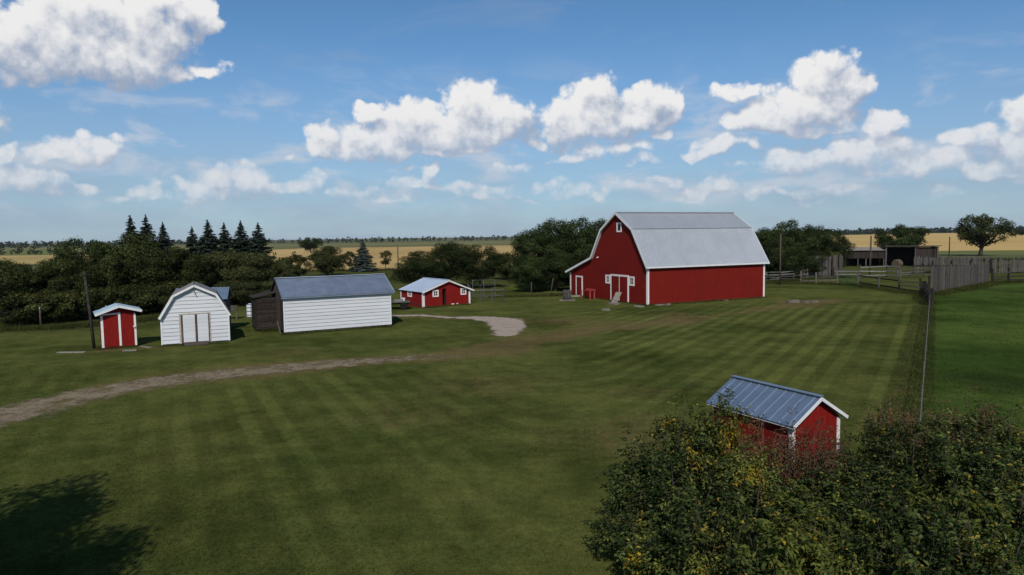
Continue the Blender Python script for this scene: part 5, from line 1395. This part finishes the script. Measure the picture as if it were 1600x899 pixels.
# mown lawn close to the camera
n = 150000; yy = 11.5 + 24 * g.uniform(size=n) ** 1.6; xx = g.uniform(-.8, .8, n) * yy
k = (fence_side(xx, yy) < -.2) & (seg_dist(xx, yy, TRACK)[0] > 1.0); xx, yy = xx[k], yy[k]
tufts('lawn_grass', xx, yy, g.uniform(.018, .05, len(xx)), .012, lawn_attrs, 'lawn_blade', 'short mown grass blades covering the near lawn', 1)
# rough strip beside the wire fence, fence lines and the foot of the tree belt
n = 7000; t = g.uniform(0, 1, n); off = g.uniform(-1.25, .35, n)
xx = FENCE1[0] + (FENCE0[0] - FENCE1[0]) * t + _fd[1] * off; yy = FENCE1[1] + (FENCE0[1] - FENCE1[1]) * t - _fd[0] * off
hh = g.uniform(.03, .09, n) * (1 + .9 * (np.abs(off) < .6))
X2, Y2, H2 = [xx], [yy], [hh]
for pts, m_, hmax in (([(-42, 47.5), (-33, 50.2), (-30, 53), (-27.5, 60), (-27, 68), (-24, 74)], 9000, .45), (CORRAL, 5000, .4), ([(39, 90.5), (46, 94)], 1200, .5), ([(41, 66.2), (56, 79.3)], 4200, .45), ([(56, 79.3), (68, 84)], 2500, .4), ([(-60, 134), (45, 132)], 6000, .7),
                      ([(12.0, 60.2), (24.5, 66.2)], 2600, .22), ([(6.3, 72.3), (12, 60.2)], 1500, .2), ([(-15.2, 44.9), (-8.7, 48.4)], 1600, .2), ([(-21.2, 40.7), (-17.6, 41.6)], 700, .14), ([(-8, 60.8), (-4, 63.7)], 1200, .2), ([(-24.3, 39.8), (-22.7, 40.9)], 400, .14), ([(-17.2, 47), (-16, 47.6)], 500, .3), ([(60, 99), (90, 118)], 3500, .7), ([(80, 140), (120, 128)], 4000, 1.0), ([(-2, 70.5), (6, 71.6)], 1800, .4), ([(30, 84.5), (40, 90)], 2200, .45)):
    i = g.integers(0, len(pts) - 1, m_); tt = g.uniform(0, 1, m_); P0 = np.array(pts)[i]; P1 = np.array(pts)[i + 1]
    c = P0 + (P1 - P0) * tt[:, None] + g.normal(size=(m_, 2)) * (.16 if hmax <= .22 else .5); X2.append(c[:, 0]); Y2.append(c[:, 1]); H2.append(g.uniform(.25, 1, m_) * hmax)
xx, yy, hh = np.concatenate(X2), np.concatenate(Y2), np.concatenate(H2)
tufts('tall_grass', xx, yy, hh, .02 + hh * .06, lambda x, y: {k_: (v if k_ != 'rough' else np.maximum(v, .5)) for k_, v in lawn_attrs(x, y).items()}, 'lawn_blade', 'unmown taller grass along fences, walls and tree belt', 2)
# pasture
n = 50000; yy = 11 + 55 * g.uniform(size=n) ** 1.5; xx = g.uniform(.05, .82, n) * yy
cl = wob(xx, yy, 1.1) + .6 * wob(xx, yy, 3.5)
k = (fence_side(xx, yy) > .1) & (g.uniform(size=n) < .45 + .5 * cl); xx, yy, cl = xx[k], yy[k], cl[k]
hp = g.uniform(.03, .085, len(xx)) * (1 + np.clip(cl, 0, 1.3))
tufts('pasture_tufts', xx, yy, hp, .02 + hp * .05, pasture_attrs, 'pasture_blade', 'uneven tufts of green pasture grass beyond the wire fence', 3, .004)

# ------------------------------------------------------------------ summer haze in the air
hz = MB().box(-14100, 14100, -3100, 14100, -1.2, 24).build('haze', None)
m = bpy.data.materials.new('air_haze'); m.use_nodes = True; m.node_tree.nodes.clear(); N = NT(m.node_tree)
pv = N.n('ShaderNodeVolumePrincipled', {'Color': (.80, .87, 1.0, 1), 'Density': .00003, 'Anisotropy': .0})
N.n('ShaderNodeOutputMaterial', {'Volume': pv.outputs[0]})
hz.data.materials.append(m); tag(hz, 'thin summer haze over the farmland', None, kind='stuff')
